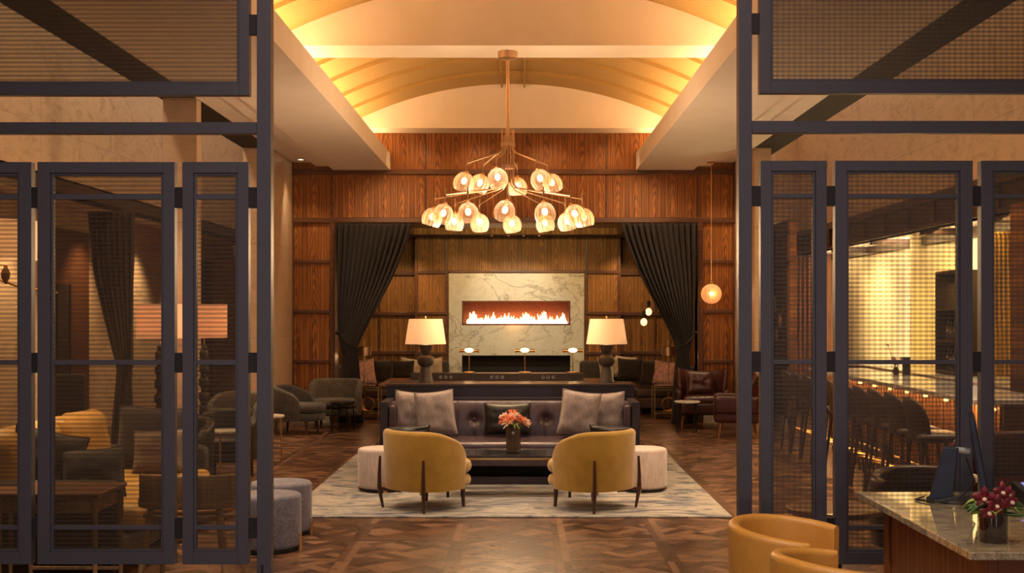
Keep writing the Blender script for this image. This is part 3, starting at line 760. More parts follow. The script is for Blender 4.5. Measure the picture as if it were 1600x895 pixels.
def arms(lst, zb, zh, zg, r0):
    for i, (x, y) in enumerate(lst):
        R = math.hypot(x, y); a = math.atan2(y, x); ca, sa = math.cos(a), math.sin(a)
        pts = [(ca*.066, sa*.066, cz(zb)), (ca*.066, sa*.066, cz(zh+.10)), (ca*.068, sa*.068, cz(zh+.045)), (ca*.10, sa*.10, cz(zh+.01)), (ca*.15, sa*.15, cz(zh-.008)), (x, y, cz(zg))]
        m = MB().tube(pts, .0072, 8)
        m.tube([(x, y, cz(zg)+.065), (x, y, cz(zg)-.035)], .006, 8)
        m.tube([(x, y, cz(zg)+.018), (x, y, cz(zg)-.018)], .011, 8)
        ar = m.build('arm', 'satin', ch)
        m = MB().tube([(x, y, cz(zg)-.03), (x, y, cz(zg)-.10)], .004, 6)
        st = m.build('stem', 'satin', ar)
        globe(ch, (x, y, cz(zg)-.095), random.uniform(.15,.42), a+random.uniform(-.8,.8)+PI, .105)
arms(upper, 3.68, 3.42, 3.31, .05)
arms(lower, 3.62, 3.05, 2.93, .06)
point('chandelier_glow', (CXc, CYc, 2.42), 130, (1,.66,.36), .3)
point('chandelier_glow', (CXc-.6, CYc-.2, 2.42), 30, (1,.66,.36), .12)
point('chandelier_glow', (CXc+.6, CYc-.2, 2.42), 30, (1,.66,.36), .12)

# pendant right of the curtain
x, y, zb = 2.9, 18.4, 2.0
pn = thing('pendant_lamp', 'small amber cut-glass globe pendant on a thin brass rod right of the curtains', 'pendant lamp', (x, y, 4.0))
MB().lathe([(.003,0),(.06,0),(.06,-.02),(.02,-.03),(.003,-.03)], 20).build('canopy', 'brass', pn)
MB().tube([(0,0,-.02),(0,0,zb-4.0+.14)], .006, 8).build('rod', 'brass', pn)
pr = []
for i in range(15):
    a = PI*.93*i/14; pr.append((max(.15*math.sin(a+.09), .02), .15*math.cos(a+.09)))
g = MB().lathe([(r, z+zb-4.0) for r, z in pr], 40, rib=.04, nr=20).build('glass_globe', glassmat('amber_cut_glass', (1,.72,.40), .22, .25, .12), pn)
MB().sphere((0,0,zb-4.0), .035, 12).build('bulb', 'bulb', pn)
MB().lathe([(.003,zb-4+.20),(.018,zb-4+.19),(.035,zb-4+.145),(.003,zb-4+.14)], 14).build('cap', 'brass', pn)
point('pendant_glow', (x, y-.2, zb), 6, WARM, .12)
for px, py, k in ((1013.5, 487, 'upper bare bulb pendant of the two'), (1006, 503, 'lower bare bulb pendant of the two')):
    p = P(px, py, 22.2 if py < 490 else 21.7)
    pn = thing('bulb_pendant', k+' beside the right curtain', 'pendant lamp', (p[0], p[1], 3.13))
    MB().tube([(0,0,0),(0,0,p[2]-3.13+.16)], .004, 6).build('cord', 'plastic', pn)
    MB().lathe([(.003,p[2]-3.13+.20),(.035,p[2]-3.13+.20),(.035,p[2]-3.13+.09),(.003,p[2]-3.13+.09)], 14).build('socket', 'plastic', pn)
    MB().sphere((0,0,p[2]-3.13), .06, 14, (1,1,1.15)).build('bulb', 'bulbsoft', pn)

# ================================================================ CURTAINS
def curtain(name, label, edges, y, ztop, zbot, npl, mat, amp=.07, mirror=None, group=None, seg=150):
    """edges: list (v, xl, xr), v 0 top .. 1 bottom"""
    def fn(u, v):
        xl, xr = edges[-1][1:]
        for (a, la, ra), (b_, lb, rb) in zip(edges, edges[1:]):
            if v <= b_+1e-9:
                t = (v-a)/(b_-a); xl, xr = lerp(la, lb, t), lerp(ra, rb, t); break
        wd = xr-xl; w0 = edges[0][2]-edges[0][1]
        k = max(.25, abs(wd/w0)); A = amp*(.55+.6*math.sqrt(k))*(1-.5*math.exp(-v*30))
        x = xl+wd*u+.010*math.sin(2*PI*npl*2*u+1+4*v)
        yy = y+A*math.sin(2*PI*npl*u+.6*math.sin(3*v+u*3))+.02*noise.noise(Vector((u*6, v*3, y)))
        return (x, yy, lerp(ztop, zbot, v))
    m = MB().grid(fn, seg, 70)
    o = m.build(name, mat, ang=180)
    s = o.modifiers.new('cloth', 'SOLIDIFY'); s.thickness = .008
    return tag(o, label, 'curtain', group)
def smooth_edges(pts, n=24):
    """Catmull-Rom through (v,xl,xr)"""
    out = []
    P_ = [pts[0]]+pts+[pts[-1]]
    for i in range(1, len(P_)-2):
        for k in range(6):
            t = k/6; q = []
            for c in range(3):
                a, b_, c_, d = P_[i-1][c], P_[i][c], P_[i+1][c], P_[i+2][c]
                q.append(.5*((2*b_)+(-a+c_)*t+(2*a-5*b_+4*c_-d)*t*t+(-a+3*b_-3*c_+d)*t**3))
            out.append(tuple(q))
    out.append(pts[-1]); return out
YD = 18.72; s_ = YD/F
ZT, ZB = PZ(349, YD), .015
def vv(py): return (py-349)/((VY+EYE/s_)-349)
eL = [(349,524,643),(380,524.5,634),(430,525,614),(480,526,589),(515,528,571),(541,533,559),(556,536,559),(590,533,562),(640,530,566),(VY+EYE/s_-.01,528,568)]
cur = curtain('curtain', 'charcoal drape tied back at the left of the fireplace opening', smooth_edges([(vv(a), PX(b_, YD), PX(c, YD)) for a, b_, c in eL]), YD, ZT, ZB, 13, 'charfab')
eR = [(349,1089.5,970),(380,1089,979),(430,1088,1000),(480,1086,1026),(515,1084,1044),(541,1080,1055),(556,1077,1057),(590,1080,1054),(640,1084,1051),(VY+EYE/s_-.01,1086,1049)]
cur2 = curtain('curtain', 'charcoal drape tied back at the right of the fireplace opening', smooth_edges([(vv(a), PX(b_, YD), PX(c, YD)) for a, b_, c in eR]), YD, ZT, ZB, 13, 'charfab')
for sgnx, (ax, ay), (bx_, by_), lab in ((-1, (526,521), (560,546), 'left'), (1, (1088,521), (1055,547), 'right')):
    a = P(ax, ay, 18.6); b_ = P(bx_, by_, 18.6); mid = ((a[0]+b_[0])/2, 18.56, (a[2]+b_[2])/2-.03)
    m = MB().tube([(a[0], 18.9, a[2]+.02), (a[0], 18.66, a[2]), mid, (b_[0], 18.6, b_[2]), (b_[0]-sgnx*(-.03), 18.72, b_[2])], .014, 8)
    m.sphere((a[0], 18.64, a[2]+.01), .03, 10)
    tag(m.build('curtain_holdback', 'darkmetal', None), 'dark metal arm holding back the %s fireplace drape' % lab, 'curtain holdback')
# curtains on the left gallery track
YT = 15.4; s2 = YT/F
def vt(py): return (py-330)/((VY+EYE/s2)-330)
e3 = [(330,136,209),(380,140,210),(430,146,209),(480,158,208),(530,171,207),(568,181,207),(580,183,205),(620,180,207),(660,177,208),(VY+EYE/s2-.01,175,209)]
def gallery_curtain(label, y, edges, ztop, npl):
    return curtain('curtain', label, edges, y, ztop, .02, npl, 'brownfab', .06, seg=100)
gallery_curtain('brown drape tied back behind the tan leather sofa', YT, smooth_edges([(vt(a), PX(b_, YT), PX(c, YT)) for a, b_, c in e3]), PZ(330, YT), 8)
YU = 21.0; s3 = YU/F
def vu(py): return (py-384)/((VY+EYE/s3)-384)
e4 = [(384,360,398),(430,364,398),(480,368,398),(530,374,398),(560,380,398),(600,377,398),(VY+EYE/s3-.01,374,398)]
gallery_curtain('brown drape far back in the left gallery, glimpsed beside the metal post', YU, smooth_edges([(vu(a), PX(b_, YU), PX(c, YU)) for a, b_, c in e4]), PZ(384, YU), 5)
m = MB().tube([(-5.18, 13.5, 3.03), (-5.18, 24.5, 3.03)], .02, 8)
for y in (14.2, 16.5, 19, 21.5, 24): m.tube([(-5.18, y, 3.03), (-5.18, y, 3.1)], .015, 8)
tag(m.build('curtain_track', 'darkmetal'), 'thin dark curtain track under the left stone fascia', 'curtain track')
# yellow curtain beyond the bar, rust curtain by the discs
curtain('curtain', 'bright gold drape hanging at the end of the bar wall', [(0, PX(1548,14.0), PX(1581,14.0)), (1, PX(1548,14.0), PX(1581,14.0))], 14.0, 2.64, .95+.03, 5, 'goldcurt', .05, seg=60)
curtain('curtain', 'rust-coloured drape behind the bar stools at the far end', [(0, PX(1238,21.6), PX(1272,21.6)), (1, PX(1238,21.6), PX(1272,21.6))], 21.6, 2.8, .05, 5, 'redcurt', .05, seg=60)

# ================================================================ RUG AND SOFA GROUP
rug = MB().box(-1.97, 1.77, 10.12, 14.6, .001, .014).build('area_rug', 'rug', None, bevel=.004)
tag(rug, 'large abstract grey, cream and blue rug under the yellow chairs and sofa', 'rug')

sf = thing('sofa', 'long tufted plum leather sofa in a dark frame facing the camera on the rug', 'sofa', (CX, 12.45, .014))
# local: -y toward camera. overall X +-1.315
fr = MB()
fr.box(-1.315, -1.235, -.15, .62, .335, .79); fr.box(1.235, 1.315, -.15, .62, .335, .79)      # arm panels
fr.box(-1.315, 1.315, .50, .62, .24, .79)
tag(fr.build('outer_frame', 'plumdark', sf, bevel=.004), 'dark lacquered frame')
pl = MB(); pl.box(-1.38, 1.38, -.42, .55, .0, .075); tag(pl.build('plinth', 'purple', sf, bevel=.004), 'low dark plinth')
pl = MB(); pl.box(-1.2, 1.2, -.22, .5, .07, .185); pl.build('recess', 'black', sf)
ap = MB(); ap.box(-1.40, 1.40, -.52, .5, .185, .335); ap.build('seat_rail', 'purple', sf, bevel=.012)
def tufted(sx_, n, u0, u1):
    def fn(u, v):
        x = lerp(-1.235, 1.235, u); z = lerp(.38, .775, v)
        d = 0
        for j in range(-3, 4): d += .05*math.exp(-(((x-j*.375)**2+(z-.595)**2)/.0030))
        q = abs((x/.1875+.5) % 1-.5)*.1875
        d += .010*math.exp(-(q/.010)**2)
        y = .14+.10*v+d-.035*math.sin(PI*v)**.5
        return (x, y, z)
    return MB().grid(fn, 160, 26)
bk = tufted(0,0,0,0); k = len(bk.v)
bk.box(-1.235, 1.235, .26, .5, .36, .765)
bb = bk.build('backrest', 'purple', sf, ang=60)
bt = MB()
for j in range(-3, 4): bt.sphere((j*.375, .19, .595), .013, 8)
bt.build('buttons', 'purple', sf, ang=60)
st = MB(); st.rbox((0, -.14, .365), (2.46, .72, .10), .04, 8, .012)
for j in range(1, 10):
    pass
seat = st.build('seat', 'purple', sf)
sm = MB()
for j in range(1, 10): sm.tube([(-1.235+2.47*j/10, -.49, .40), (-1.235+2.47*j/10, -.45, .421), (-1.235+2.47*j/10, .10, .427)], .005, 6)
sm.build('seat_piping', 'purple', seat)
for s in (-1, 1):
    a = MB(); a.rbox((s*1.20, .12, .56), (.07, .52, .40), .03, 6); a.build('arm_pad', 'purple', sf)

def pillow(label, mat, loc, w=.5, h=.5, t=.16, rz=0, lean=.25, roll=0, seed=0, name='pillow', cat='pillow', group=None, knife=0):
    def side(sg):
        def fn(u, v):
            a, b_ = 2*u-1, 2*v-1
            px_ = a*(1-.07*(1-b_*b_)); pz = b_*(1-.07*(1-a*a)-knife*math.exp(-(a*2.2)**2)*(1 if b_ > 0 else 0)*abs(b_)**3)
            th = ((1-a**4)*(1-b_**4))**.55 if abs(a) < 1 and abs(b_) < 1 else 0
            nn = noise.noise(Vector((a*2+seed, b_*2, sg)))*.02*(th > 0)
            return (px_*w/2, sg*(th*t/2)*(1+.0)+nn*th, pz*h/2+h/2)
        return fn
    m = MB(); m.grid(side(-1), 22, 22); m.grid(side(1), 22, 22)
    # piping round the rim
    rim = []
    for k in range(80):
        q = k/80*4; e = int(q); f = q-e
        a, b_ = ((-1+2*f, -1), (1, -1+2*f), (1-2*f, 1), (-1, 1-2*f))[e]
        rim.append((a*(1-.07*(1-b_*b_))*w/2, 0, b_*(1-.07*(1-a*a)-knife*math.exp(-(a*2.2)**2)*(1 if b_ > 0 else 0)*abs(b_)**3)*h/2+h/2))
    rim.append(rim[0]); m.tube(rim, .006, 6)
    o = m.build(name, mat, None, ang=80)
    o.location = loc; o.rotation_euler = Euler((-lean, roll, rz), 'XYZ')
    return tag(o, label, cat, group)
LN = 'linen'
pillow('pale grey linen pillow, outermost at the left end of the sofa', LN, (-1.10, 12.52, .46), .42, .44, .17, .12, .16, .08, 1)
pillow('pale grey linen pillow in front, inner of the two at the sofa left end', LN, (-.83, 12.35, .46), .40, .46, .17, .10, .20, -.10, 2)
pillow('pale grey linen pillow in front, inner of the two at the sofa right end', LN, (.575, 12.35, .46), .40, .46, .17, -.10, .20, .13, 3)
pillow('pale grey linen pillow, outermost at the right end of the sofa', LN, (.89, 12.52, .46), .42, .43, .17, -.12, .16, -.06, 4)
pillow('small black pillow in the middle of the plum sofa behind the vase', 'blackpil', (-.125, 12.46, .455), .48, .33, .13, 0, .14, 0, 5)
# black arm bolsters seen past the chairs
for s, l in ((-1, 'left'), (1, 'right')):
    pillow('thin black cushion lying against the %s arm of the plum sofa' % l, 'blackpil', (CX+s*1.0, 12.16, .455), .42, .12, .10, -s*.15, .1, s*.05, 6)

# console behind the sofa
cn = thing('console_table', 'long dark console counter behind the sofa carrying two lamps', 'console table', (CX, 13.4, .0145))
m = MB(); m.box(-1.345, 1.345, -.27, .27, .90, .927); m.build('top', 'darkwood', cn, bevel=.003)
m = MB(); m.box(-1.335, 1.335, -.26, .26, .745, .90); m.build('apron', 'plumdark', cn, bevel=.003)
m = MB(); m.box(-1.30, -1.22, -.24, .24, 0, .745); m.build('leg', 'plumdark', cn)
m = MB(); m.box(1.22, 1.30, -.24, .24, 0, .745); m.build('leg', 'plumdark', cn)
m = MB(); m.box(-1.22, 1.22, .0, .04, .1, .745); m.build('back_panel', 'plumdark', cn)
m = MB(); m.box(-1.05+.02, 1.2, .268, .285, .90, .925)
def table_lamp(label, loc):
    t = thing('table_lamp', label, 'table lamp', loc)
    MB().lathe([(.003,0),(.083,0),(.083,.012),(.078,.03),(.056,.165),(.052,.18),(.003,.18)], 28).build('base', 'lampwood', t)
    MB().lathe([(.003,.175),(.05,.175),(.082,.20),(.094,.235),(.088,.275),(.06,.30),(.04,.312),(.003,.312)], 28).build('ball', 'lampwood', t)
    MB().lathe([(.003,.31),(.045,.31),(.052,.33),(.075,.40),(.078,.415),(.06,.425),(.003,.425)], 28).build('neck', 'lampwood', t)
    MB().lathe([(.003,.42),(.012,.42),(.012,.47),(.02,.47),(.02,.50),(.006,.50),(.006,.71),(.012,.72),(.003,.735)], 12).build('stem', 'brass', t)
    s = MB().lathe([(.226,.425),(.184,.70),(.180,.70),(.222,.425)], 40); s.f = [f for f in s.f if len(f) == 4]
    s.f += [(40*3+i, 40*3+(i+1)%40, (i+1)%40, i) for i in range(40)]
    s.build('lamp_shade', 'shade', t, ang=50)
    MB().lathe([(.005,.698),(.182,.698),(.182,.694),(.005,.694)], 30).build('shade_diffuser', 'shade', t)
    MB().sphere((0,0,.56), .03, 10).build('bulb', 'bulb', t)
    point('lamp_glow', (loc[0], loc[1], loc[2]+.53), 3.5, (1,.62,.32), .05)
    return t
table_lamp('table lamp with cream shade and stacked dark wood base, left on the console', (PX(665, 13.4), 13.4, .942))
table_lamp('table lamp with cream shade and stacked dark wood base, right on the console', (PX(948, 13.4), 13.4, .942))

# coffee table
ct = thing('coffee_table', 'low black marble coffee table with a brass edge in front of the sofa', 'coffee table', (-.1, 11.42, .014))
MB().box(-.62, .62, -.30, .30, .368, .386).build('top', 'blackmarble', ct, bevel=.002)
MB().box(-.625, .625, -.305, .305, .350, .368).build('brass_edge', 'brass', ct)
for x in (-.56, .56):
    for y in (-.25, .25): MB().bar((x,y,0), (x,y,.35), .025).build('leg', 'darkmetal', ct)
# vase and flowers
vx, vy = PX(802, 11.4), 11.4
vs = MB().lathe([(.003,0),(.06,0),(.068,.01),(.070,.10),(.066,.20),(.060,.255),(.058,.262),(.054,.255),(.060,.20),(.064,.10),(.060,.02),(.003,.018)], 32).build('vase', 'vaseglass', None, loc=(vx, vy, .4005))
tag(vs, 'smoky glass cylinder vase on the black coffee table', 'vase')
fl = thing('flower_bouquet', 'bouquet of spiky orange and cream blooms in the smoky glass vase', 'flowers', (vx, vy, .4005))
random.seed(11)
stm = MB()
heads = []
for i in range(15):
    a = random.uniform(0, 2*PI); r = math.sqrt(random.random())*.105; z = .245+.10*(1-(r/.11)**2)+random.uniform(-.02,.02)
    heads.append((r*math.cos(a), r*math.sin(a), z))
for h in heads: stm.tube([(h[0]*.25, h[1]*.25, .03), (h[0]*.35, h[1]*.35, .18), h], .0035, 5)
stm.build('stems', 'leaf', fl)
def bloom(h, n, L, mat, up=.3):
    m = MB(); c = Vector(h); out = Vector((h[0]*3, h[1]*3, .5)).normalized()
    for k in range(n):
        d = Vector((random.gauss(0,1), random.gauss(0,1), random.gauss(0,1))).normalized()
        d = (d+out*.9).normalized(); l = L*random.uniform(.7,1.1)
        m.tube([c, c+d*l*.4, c+d*l*.8+Vector((0,0,-l*.06)), c+d*l+Vector((0,0,-l*.12))], [.003, .0062, .0045, .001], 5)
    return m
for i, h in enumerate(heads): bloom(h, 30, .070, 'petal' if i % 3 else 'petal2').build('bloom', 'petal' if i % 3 else 'petal2', fl, smooth=True)
lf = MB()
for k in range(12):
    a = random.uniform(0, 2*PI); d = Vector((math.cos(a), math.sin(a), -.1))
    lf.tube([(0,0,.22), tuple(Vector((0,0,.27))+d*.05), tuple(Vector((0,0,.24))+d*.10)], [.004,.012,.002], 6)
lf.build('leaves', 'leafl', fl)

# ottomans
def ottoman(label, loc, mat, rz=0, r=.23, h=.405, group=None):
    t = thing('ottoman', label, 'ottoman', loc, rz)
    m = MB().puck(r, r, .03, h, .028, 1, 56, dome=.006); m.build('upholstery', mat, t, ang=60)
    MB().puck(r-.02, r-.02, .004, .035, .005, 1, 40).build('base', 'black', t, ang=60)
    for k in range(3):
        a = 2*PI*k/3-PI/2
        R = Matrix.Rotation(a, 4, 'Z')
        l = MB(); 
        for q, hh in ((-.014, .10), (0, .125), (.014, .10)): l.tube([(r+.004, q, 0), (r+.004, q, hh)], .009, 8, mtx=R)
        l.build('foot', 'brass', t)
    return t
ottoman('round pale corduroy ottoman behind the left yellow chair', (-1.318, 11.64, .014), 'pinkfab', .25)
ottoman('round pale corduroy ottoman behind the right yellow chair', (1.178, 11.64, .014), 'pinkfab', -.25)
ottoman('round blue-grey velvet ottoman nearest the left metal post', (-1.812, 8.77, 0), 'bluefab', 1.45, .235)
ottoman('round blue-grey velvet ottoman just behind the nearest one, at the rug corner', (-1.845, 9.40, 0), 'bluefab', 1.5, .235)

# ================================================================ YELLOW CHAIRS
def yellow_chair(label, loc, mir):
    """local: faces +y. mir=+1 left chair"""
    t = thing('lounge_chair', label, 'armchair', loc, -mir*math.radians(42))
    def top(q):
        if q < .30: return .686
        f = (q-.30)/.70; return .42+(.686-.42)*max(0, 1-f**2.3)**.62
    sh = MB().shell(.355, .335, .175, top, .075, math.radians(118), .86, 64, .03, 6)
    sh.build('back_shell', 'yellow', t, ang=60)
    MB().puck(.325, .345, .18, .285, .045, .75, 56, c=(0,.035)).build('seat_base', 'yellow', t, ang=60)
    MB().puck(.315, .345, .290, .415, .055, .72, 56, c=(0,.045), dome=.015).build('seat_cushion', 'yellow', t, ang=60)
    for (lx, ly, tall) in ((-.235, -.245, 1), (.235, -.245, 1), (-.235, .225, 0), (.235, .225, 0)):
        m = MB()
        if tall:
            ox, oy = lx*1.18, ly*1.22
            m.tube([(lx*1.1, ly*1.12, 0), (ox*1.0, oy*1.0, .17), (ox, oy, .30), (ox*.985, oy*.985, .45)], [.011, .019, .015, .010], 8)
            m.bar((ox*.98, oy*.98, .165), (ox*.45, oy*.6, .150), .028, .03)
        else:
            m.tube([(lx, ly, 0), (lx*.97, ly*.97, .18)], [.013, .023], 10)
        m.build('leg', 'legwood', t)
    return t
yellow_chair('ochre velvet barrel chair with walnut legs on the rug, left of the coffee table', (-.815, 10.62, .0145), 1)
yellow_chair('ochre velvet barrel chair with walnut legs on the rug, right of the coffee table', (.635, 10.62, .0145), -1)
# ================================================================ COMMUNAL TABLE BEHIND THE SOFA
tb = thing('communal_table', 'long wooden communal table with a raised socket bar, in front of the fireplace', 'table', (-.35, 17.1, 0))
MB().box(-1.55, 1.55, -.75, .75, .715, .755).build('tabletop', 'tablewood', tb, bevel=.006)
rs = MB().box(-1.18, 1.25, .0, .30, .755, .86).build('socket_riser', 'darkwood', tb, bevel=.004)
for gx in (696.6, 776.8, 856.7):
    for k in (-1, 0, 1):
        x = PX(gx+k*8.1, 17.1)+.35
        R = Matrix.Translation((x, -.004, .808)) @ Matrix.Rotation(PI/2, 4, 'X')
        MB().lathe([(.014,-.004),(.014,.006),(.024,.006),(.024,-.004)], 14, mtx=R).build('socket', 'silver', rs)
for x in (-1.3, 1.3): MB().box(x-.05, x+.05, -.6, .6, 0, .715).build('leg', 'darkwood', tb, bevel=.004)
def dining_chair(label, loc, rz=0, group=None):
    t = thing('dining_chair', label, 'chair', loc, rz, group)
    MB().rbox((0,0,.45), (.44,.42,.07), .03, 4).build('seat', 'burg', t)
    MB().shell(.235, .215, .50, lambda q: .835-.10*q*q, .035, math.radians(75), .8, 28).build('backrest', 'blackpil', t, ang=60)
    for x in (-1, 1):
        for y in (-1, 1): MB().tube([(x*.21, y*.20, 0), (x*.18, y*.17, .43)], [.010,.017], 8).build('leg', 'stoollegs', t)
    for x in (-1, 1): MB().tube([(x*.18, -.16, .43), (x*.19, -.19, .56)], .012, 6).build('back_post', 'stoollegs', t)
    return t
for px, l in ((655, 'half hidden behind the left console lamp'), (737, 'second from the left along the console'), (821, 'third from the left along the console'), (905, 'fourth from the left, nearest the right console lamp')):
    dining_chair('low-backed dark chair at the communal table, '+l, (PX(px, 16.0), 16.05, 0))
def banker(px, l):
    x = PX(px, 17.25)
    t = thing('desk_lamp', 'small glowing brass desk lamp on the communal table, '+l, 'desk lamp', (x, 17.25, .86))
    MB().puck(.085, .05, 0, .018, .006, .6, 30).build('base', 'brass', t)
    MB().tube([(0,0,.015),(0,0,.31)], .007, 8).build('stem', 'brass', t)
    b_ = MB().tube([(-.135,0,.315),(.135,0,.315)], .022, 12)
    b_.tube([(-.14,0,.315),(-.13,0,.315)], .026, 12); b_.tube([(.13,0,.315),(.14,0,.315)], .026, 12)
    b_.build('shade', 'brass', t)
    MB().sphere((0,-.012,.322), .034, 14, (2.0,1.0,.9)).build('bulb', 'bulb', t)
    point('banker_glow', (x, 17.1, 1.24), 2.0, WARM, .04)
banker(733, 'leftmost of the three'); banker(820, 'middle of the three'); banker(895, 'rightmost of the three')

# ================================================================ ALCOVE SEATING
def lsofa(label, s):
    t = thing('banquette', label, 'sofa', (CX+s*1.2, 22.0, 0))
    def bx(m, xa, xb, *r): m.box(min(s*xa, s*xb), max(s*xa, s*xb), *r); return m
    b = MB(); bx(b, 0, 1.95, .25, .92, .10, .28); bx(b, .85, 1.95, -1.5, .25, .10, .28); b.build('base', 'stoolbrown', t, bevel=.02)
    for (xa, xb, ya, yb) in ((.02, .84, .2, .72), (.86, 1.72, -.62, .72), (.86, 1.72, -1.5, -.64)):
        MB().rbox((s*(xa+xb)/2, (ya+yb)/2, .36), (xb-xa, yb-ya, .17), .05, 5, .015).build('seat_cushion', 'stoolbrown', t)
    for (xa, xb) in ((.02, .84), (.86, 1.72)):
        MB().rbox((s*(xa+xb)/2, .80, .60), (xb-xa, .20, .44), .07, 5).build('back_cushion', 'darkgrey', t)
    MB().rbox((s*1.84, -.4, .55), (.2, 2.2, .5), .07, 5).build('side_cushion', 'darkgrey', t)
    for x, y in ((.08, .35), (.95, -1.42), (1.85, -1.42), (1.85, .85), (.08, .85)): MB().tube([(s*x, y, 0), (s*x, y, .11)], .018, 8).build('leg', 'legwood', t)
lsofa('dark leather corner sofa in the alcove left of the fireplace', -1)
lsofa('dark leather corner sofa in the alcove right of the fireplace', 1)
def ap(label, mat, px, py, d, w, h, rz=0, lean=.2, roll=0, seed=0):
    x, y, z = P(px, py, d); pillow(label, mat, (x, d, max(z, .46)), w, h, .16, rz, lean, roll, seed)
ap('cream pillow behind the left console lamp, on the alcove sofa', 'creampil', 641, 590, 22.5, .44, .36, .1, .25, .15, 11)
ap('cream pillow to the right of the left console lamp, on the alcove sofa', 'creampil', 676, 590, 22.5, .40, .36, -.1, .2, -.1, 12)
ap('dark brown pillow in front of the cream one, left alcove sofa', 'darkfab', 628, 592, 22.2, .44, .34, 0, .25, 0, 13)
ap('dark brown pillow nearer the left curtain, on the alcove sofa', 'darkfab', 598, 596, 21.8, .40, .36, .5, .2, .1, 14)
ap('cream pillow behind the right console lamp, on the alcove sofa', 'creampil', 955, 590, 22.5, .40, .38, .1, .25, -.1, 15)
ap('cream pillow just right of the right console lamp', 'creampil', 975, 590, 22.6, .40, .40, -.1, .2, .1, 16)
ap('large dark brown pillow in the middle of the right alcove sofa', 'darkfab', 984, 594, 22.2, .46, .40, 0, .25, .05, 17)
ap('dark brown pillow beside the pink one on the right alcove sofa', 'darkfab', 1014, 602, 20.9, .36, .42, -.6, .2, 0, 18)
pillow('pink patterned pillow by the right curtain', 'pinkpil', P(1037, 601, 20.75), .40, .40, .16, -.25, .15, .12, 19)
pillow('pink patterned pillow peeking out past the left curtain', 'pinkpil', P(571, 600, 20.75), .38, .42, .16, .25, .15, -.1, 20)
def side_table(label, x0, x1, y0, y1, h):
    t = thing('side_table', label, 'side table', ((x0+x1)/2, (y0+y1)/2, 0)); w, d = (x1-x0)/2, (y1-y0)/2
    m = MB()
    for a in (-1, 1):
        for b_ in (-1, 1): m.box(a*w-.009, a*w+.009, b_*d-.009, b_*d+.009, 0, h)
    for z in (h-.018, .09):
        for a in (-1, 1): m.box(-w, w, a*d-.008, a*d+.008, z, z+.016); m.box(a*w-.008, a*w+.008, -d, d, z, z+.016)
    m.build('frame', 'brass', t)
    MB().box(-w-.004, w+.004, -d-.004, d+.004, h, h+.012).build('top', 'blackmarble', t)
    MB().box(-w+.005, w-.005, -d+.005, d-.005, .093, .102).build('lower_shelf', 'blackmarble', t)
    return t
side_table('slim brass side table with black top by the left curtain', -2.78, -2.27, 19.55, 19.95, .53)
side_table('slim brass side table with black top by the right curtain', 2.17, 2.66, 19.55, 19.95, .53)
for s, x in ((-1, -2.47), (1, 2.42)):
    m = MB()
    for k in range(4):
        pts = [(.12*math.cos(a)*(1-.12*k), -.06+.035*k, .13+.11*math.sin(a)) for a in [2*PI*i/20 for i in range(21)]]
        m.tube(pts, .008, 6)
    m.box(-.09, .09, -.08, .07, 0, .022)
    o = m.build('magazine_holder', 'brass', None, loc=(x, 19.75, .104), smooth=True); 
    tag(o, 'looped brass magazine holder under the %s brass side table' % ('left' if s < 0 else 'right'), 'magazine holder')
    t = thing('floor_lamp', 'brass floor lamp with small metal drum shade beside the %s curtain' % ('left' if s < 0 else 'right'), 'floor lamp', (PX(569 if s < 0 else 1045, 20.05), 20.08, 0))
    MB().lathe([(.003,0),(.085,0),(.085,.015),(.012,.025),(.003,.025)], 24).build('base', 'brass', t)
    MB().tube([(0,0,.02),(0,0,1.27)], .009, 8).build('pole', 'brass', t)
    q = MB().lathe([(.112,1.01),(.112,1.15),(.105,1.155),(.004,1.155),(.004,1.15),(.102,1.148),(.106,1.01)], 28); q.build('lamp_shade', 'satin', t, ang=40)
    MB().sphere((0,0,1.07), .03, 8).build('bulb', 'bulb', t)
    point('floorlamp_glow', (t.location.x, 20.08, 1.0), 3, WARM, .04)

# ================================================================ LOVESEATS AND SMALL TABLES, LEFT
def tweed_chair(label, loc, rz, a, b, mat, name='armchair', htop=.68, arm=.43, hi=.55):
    t = thing(name, label, 'armchair', loc, rz)
    def top(q):
        if q < hi*.6: return htop
        f = (q-hi*.6)/(1-hi*.6); return arm+(htop-arm)*max(0, 1-f**2.3)**.62
    MB().shell(a, b, .19, top, .08, math.radians(112), .8, 56, .03, 6).build('back_shell', mat, t, ang=60)
    MB().puck(a*.93, b*1.0, .19, .30, .04, .7, 48, c=(0,.04)).build('seat_base', mat, t, ang=60)
    MB().puck(a*.90, b*1.0, .305, .43, .05, .7, 48, c=(0,.05), dome=.012).build('seat_cushion', mat, t, ang=60)
    for x in (-1, 1):
        for y in (-1, 1): MB().tube([(x*a*.68, y*b*.66, 0), (x*a*.64, y*b*.62, .2)], [.013,.024], 8).build('leg', 'legwood', t)
    return t
tweed_chair('grey-brown tweed armchair seen from its side, in front of the left stone pier', (-3.17, 17.3, 0), math.radians(-100), .34, .35, 'darkgrey')
tweed_chair('olive-grey tweed loveseat facing the room under the left walnut panels', (-2.76, 18.22, 0), math.radians(178), .385, .32, 'greyfab', 'loveseat', .72, .50, .66)
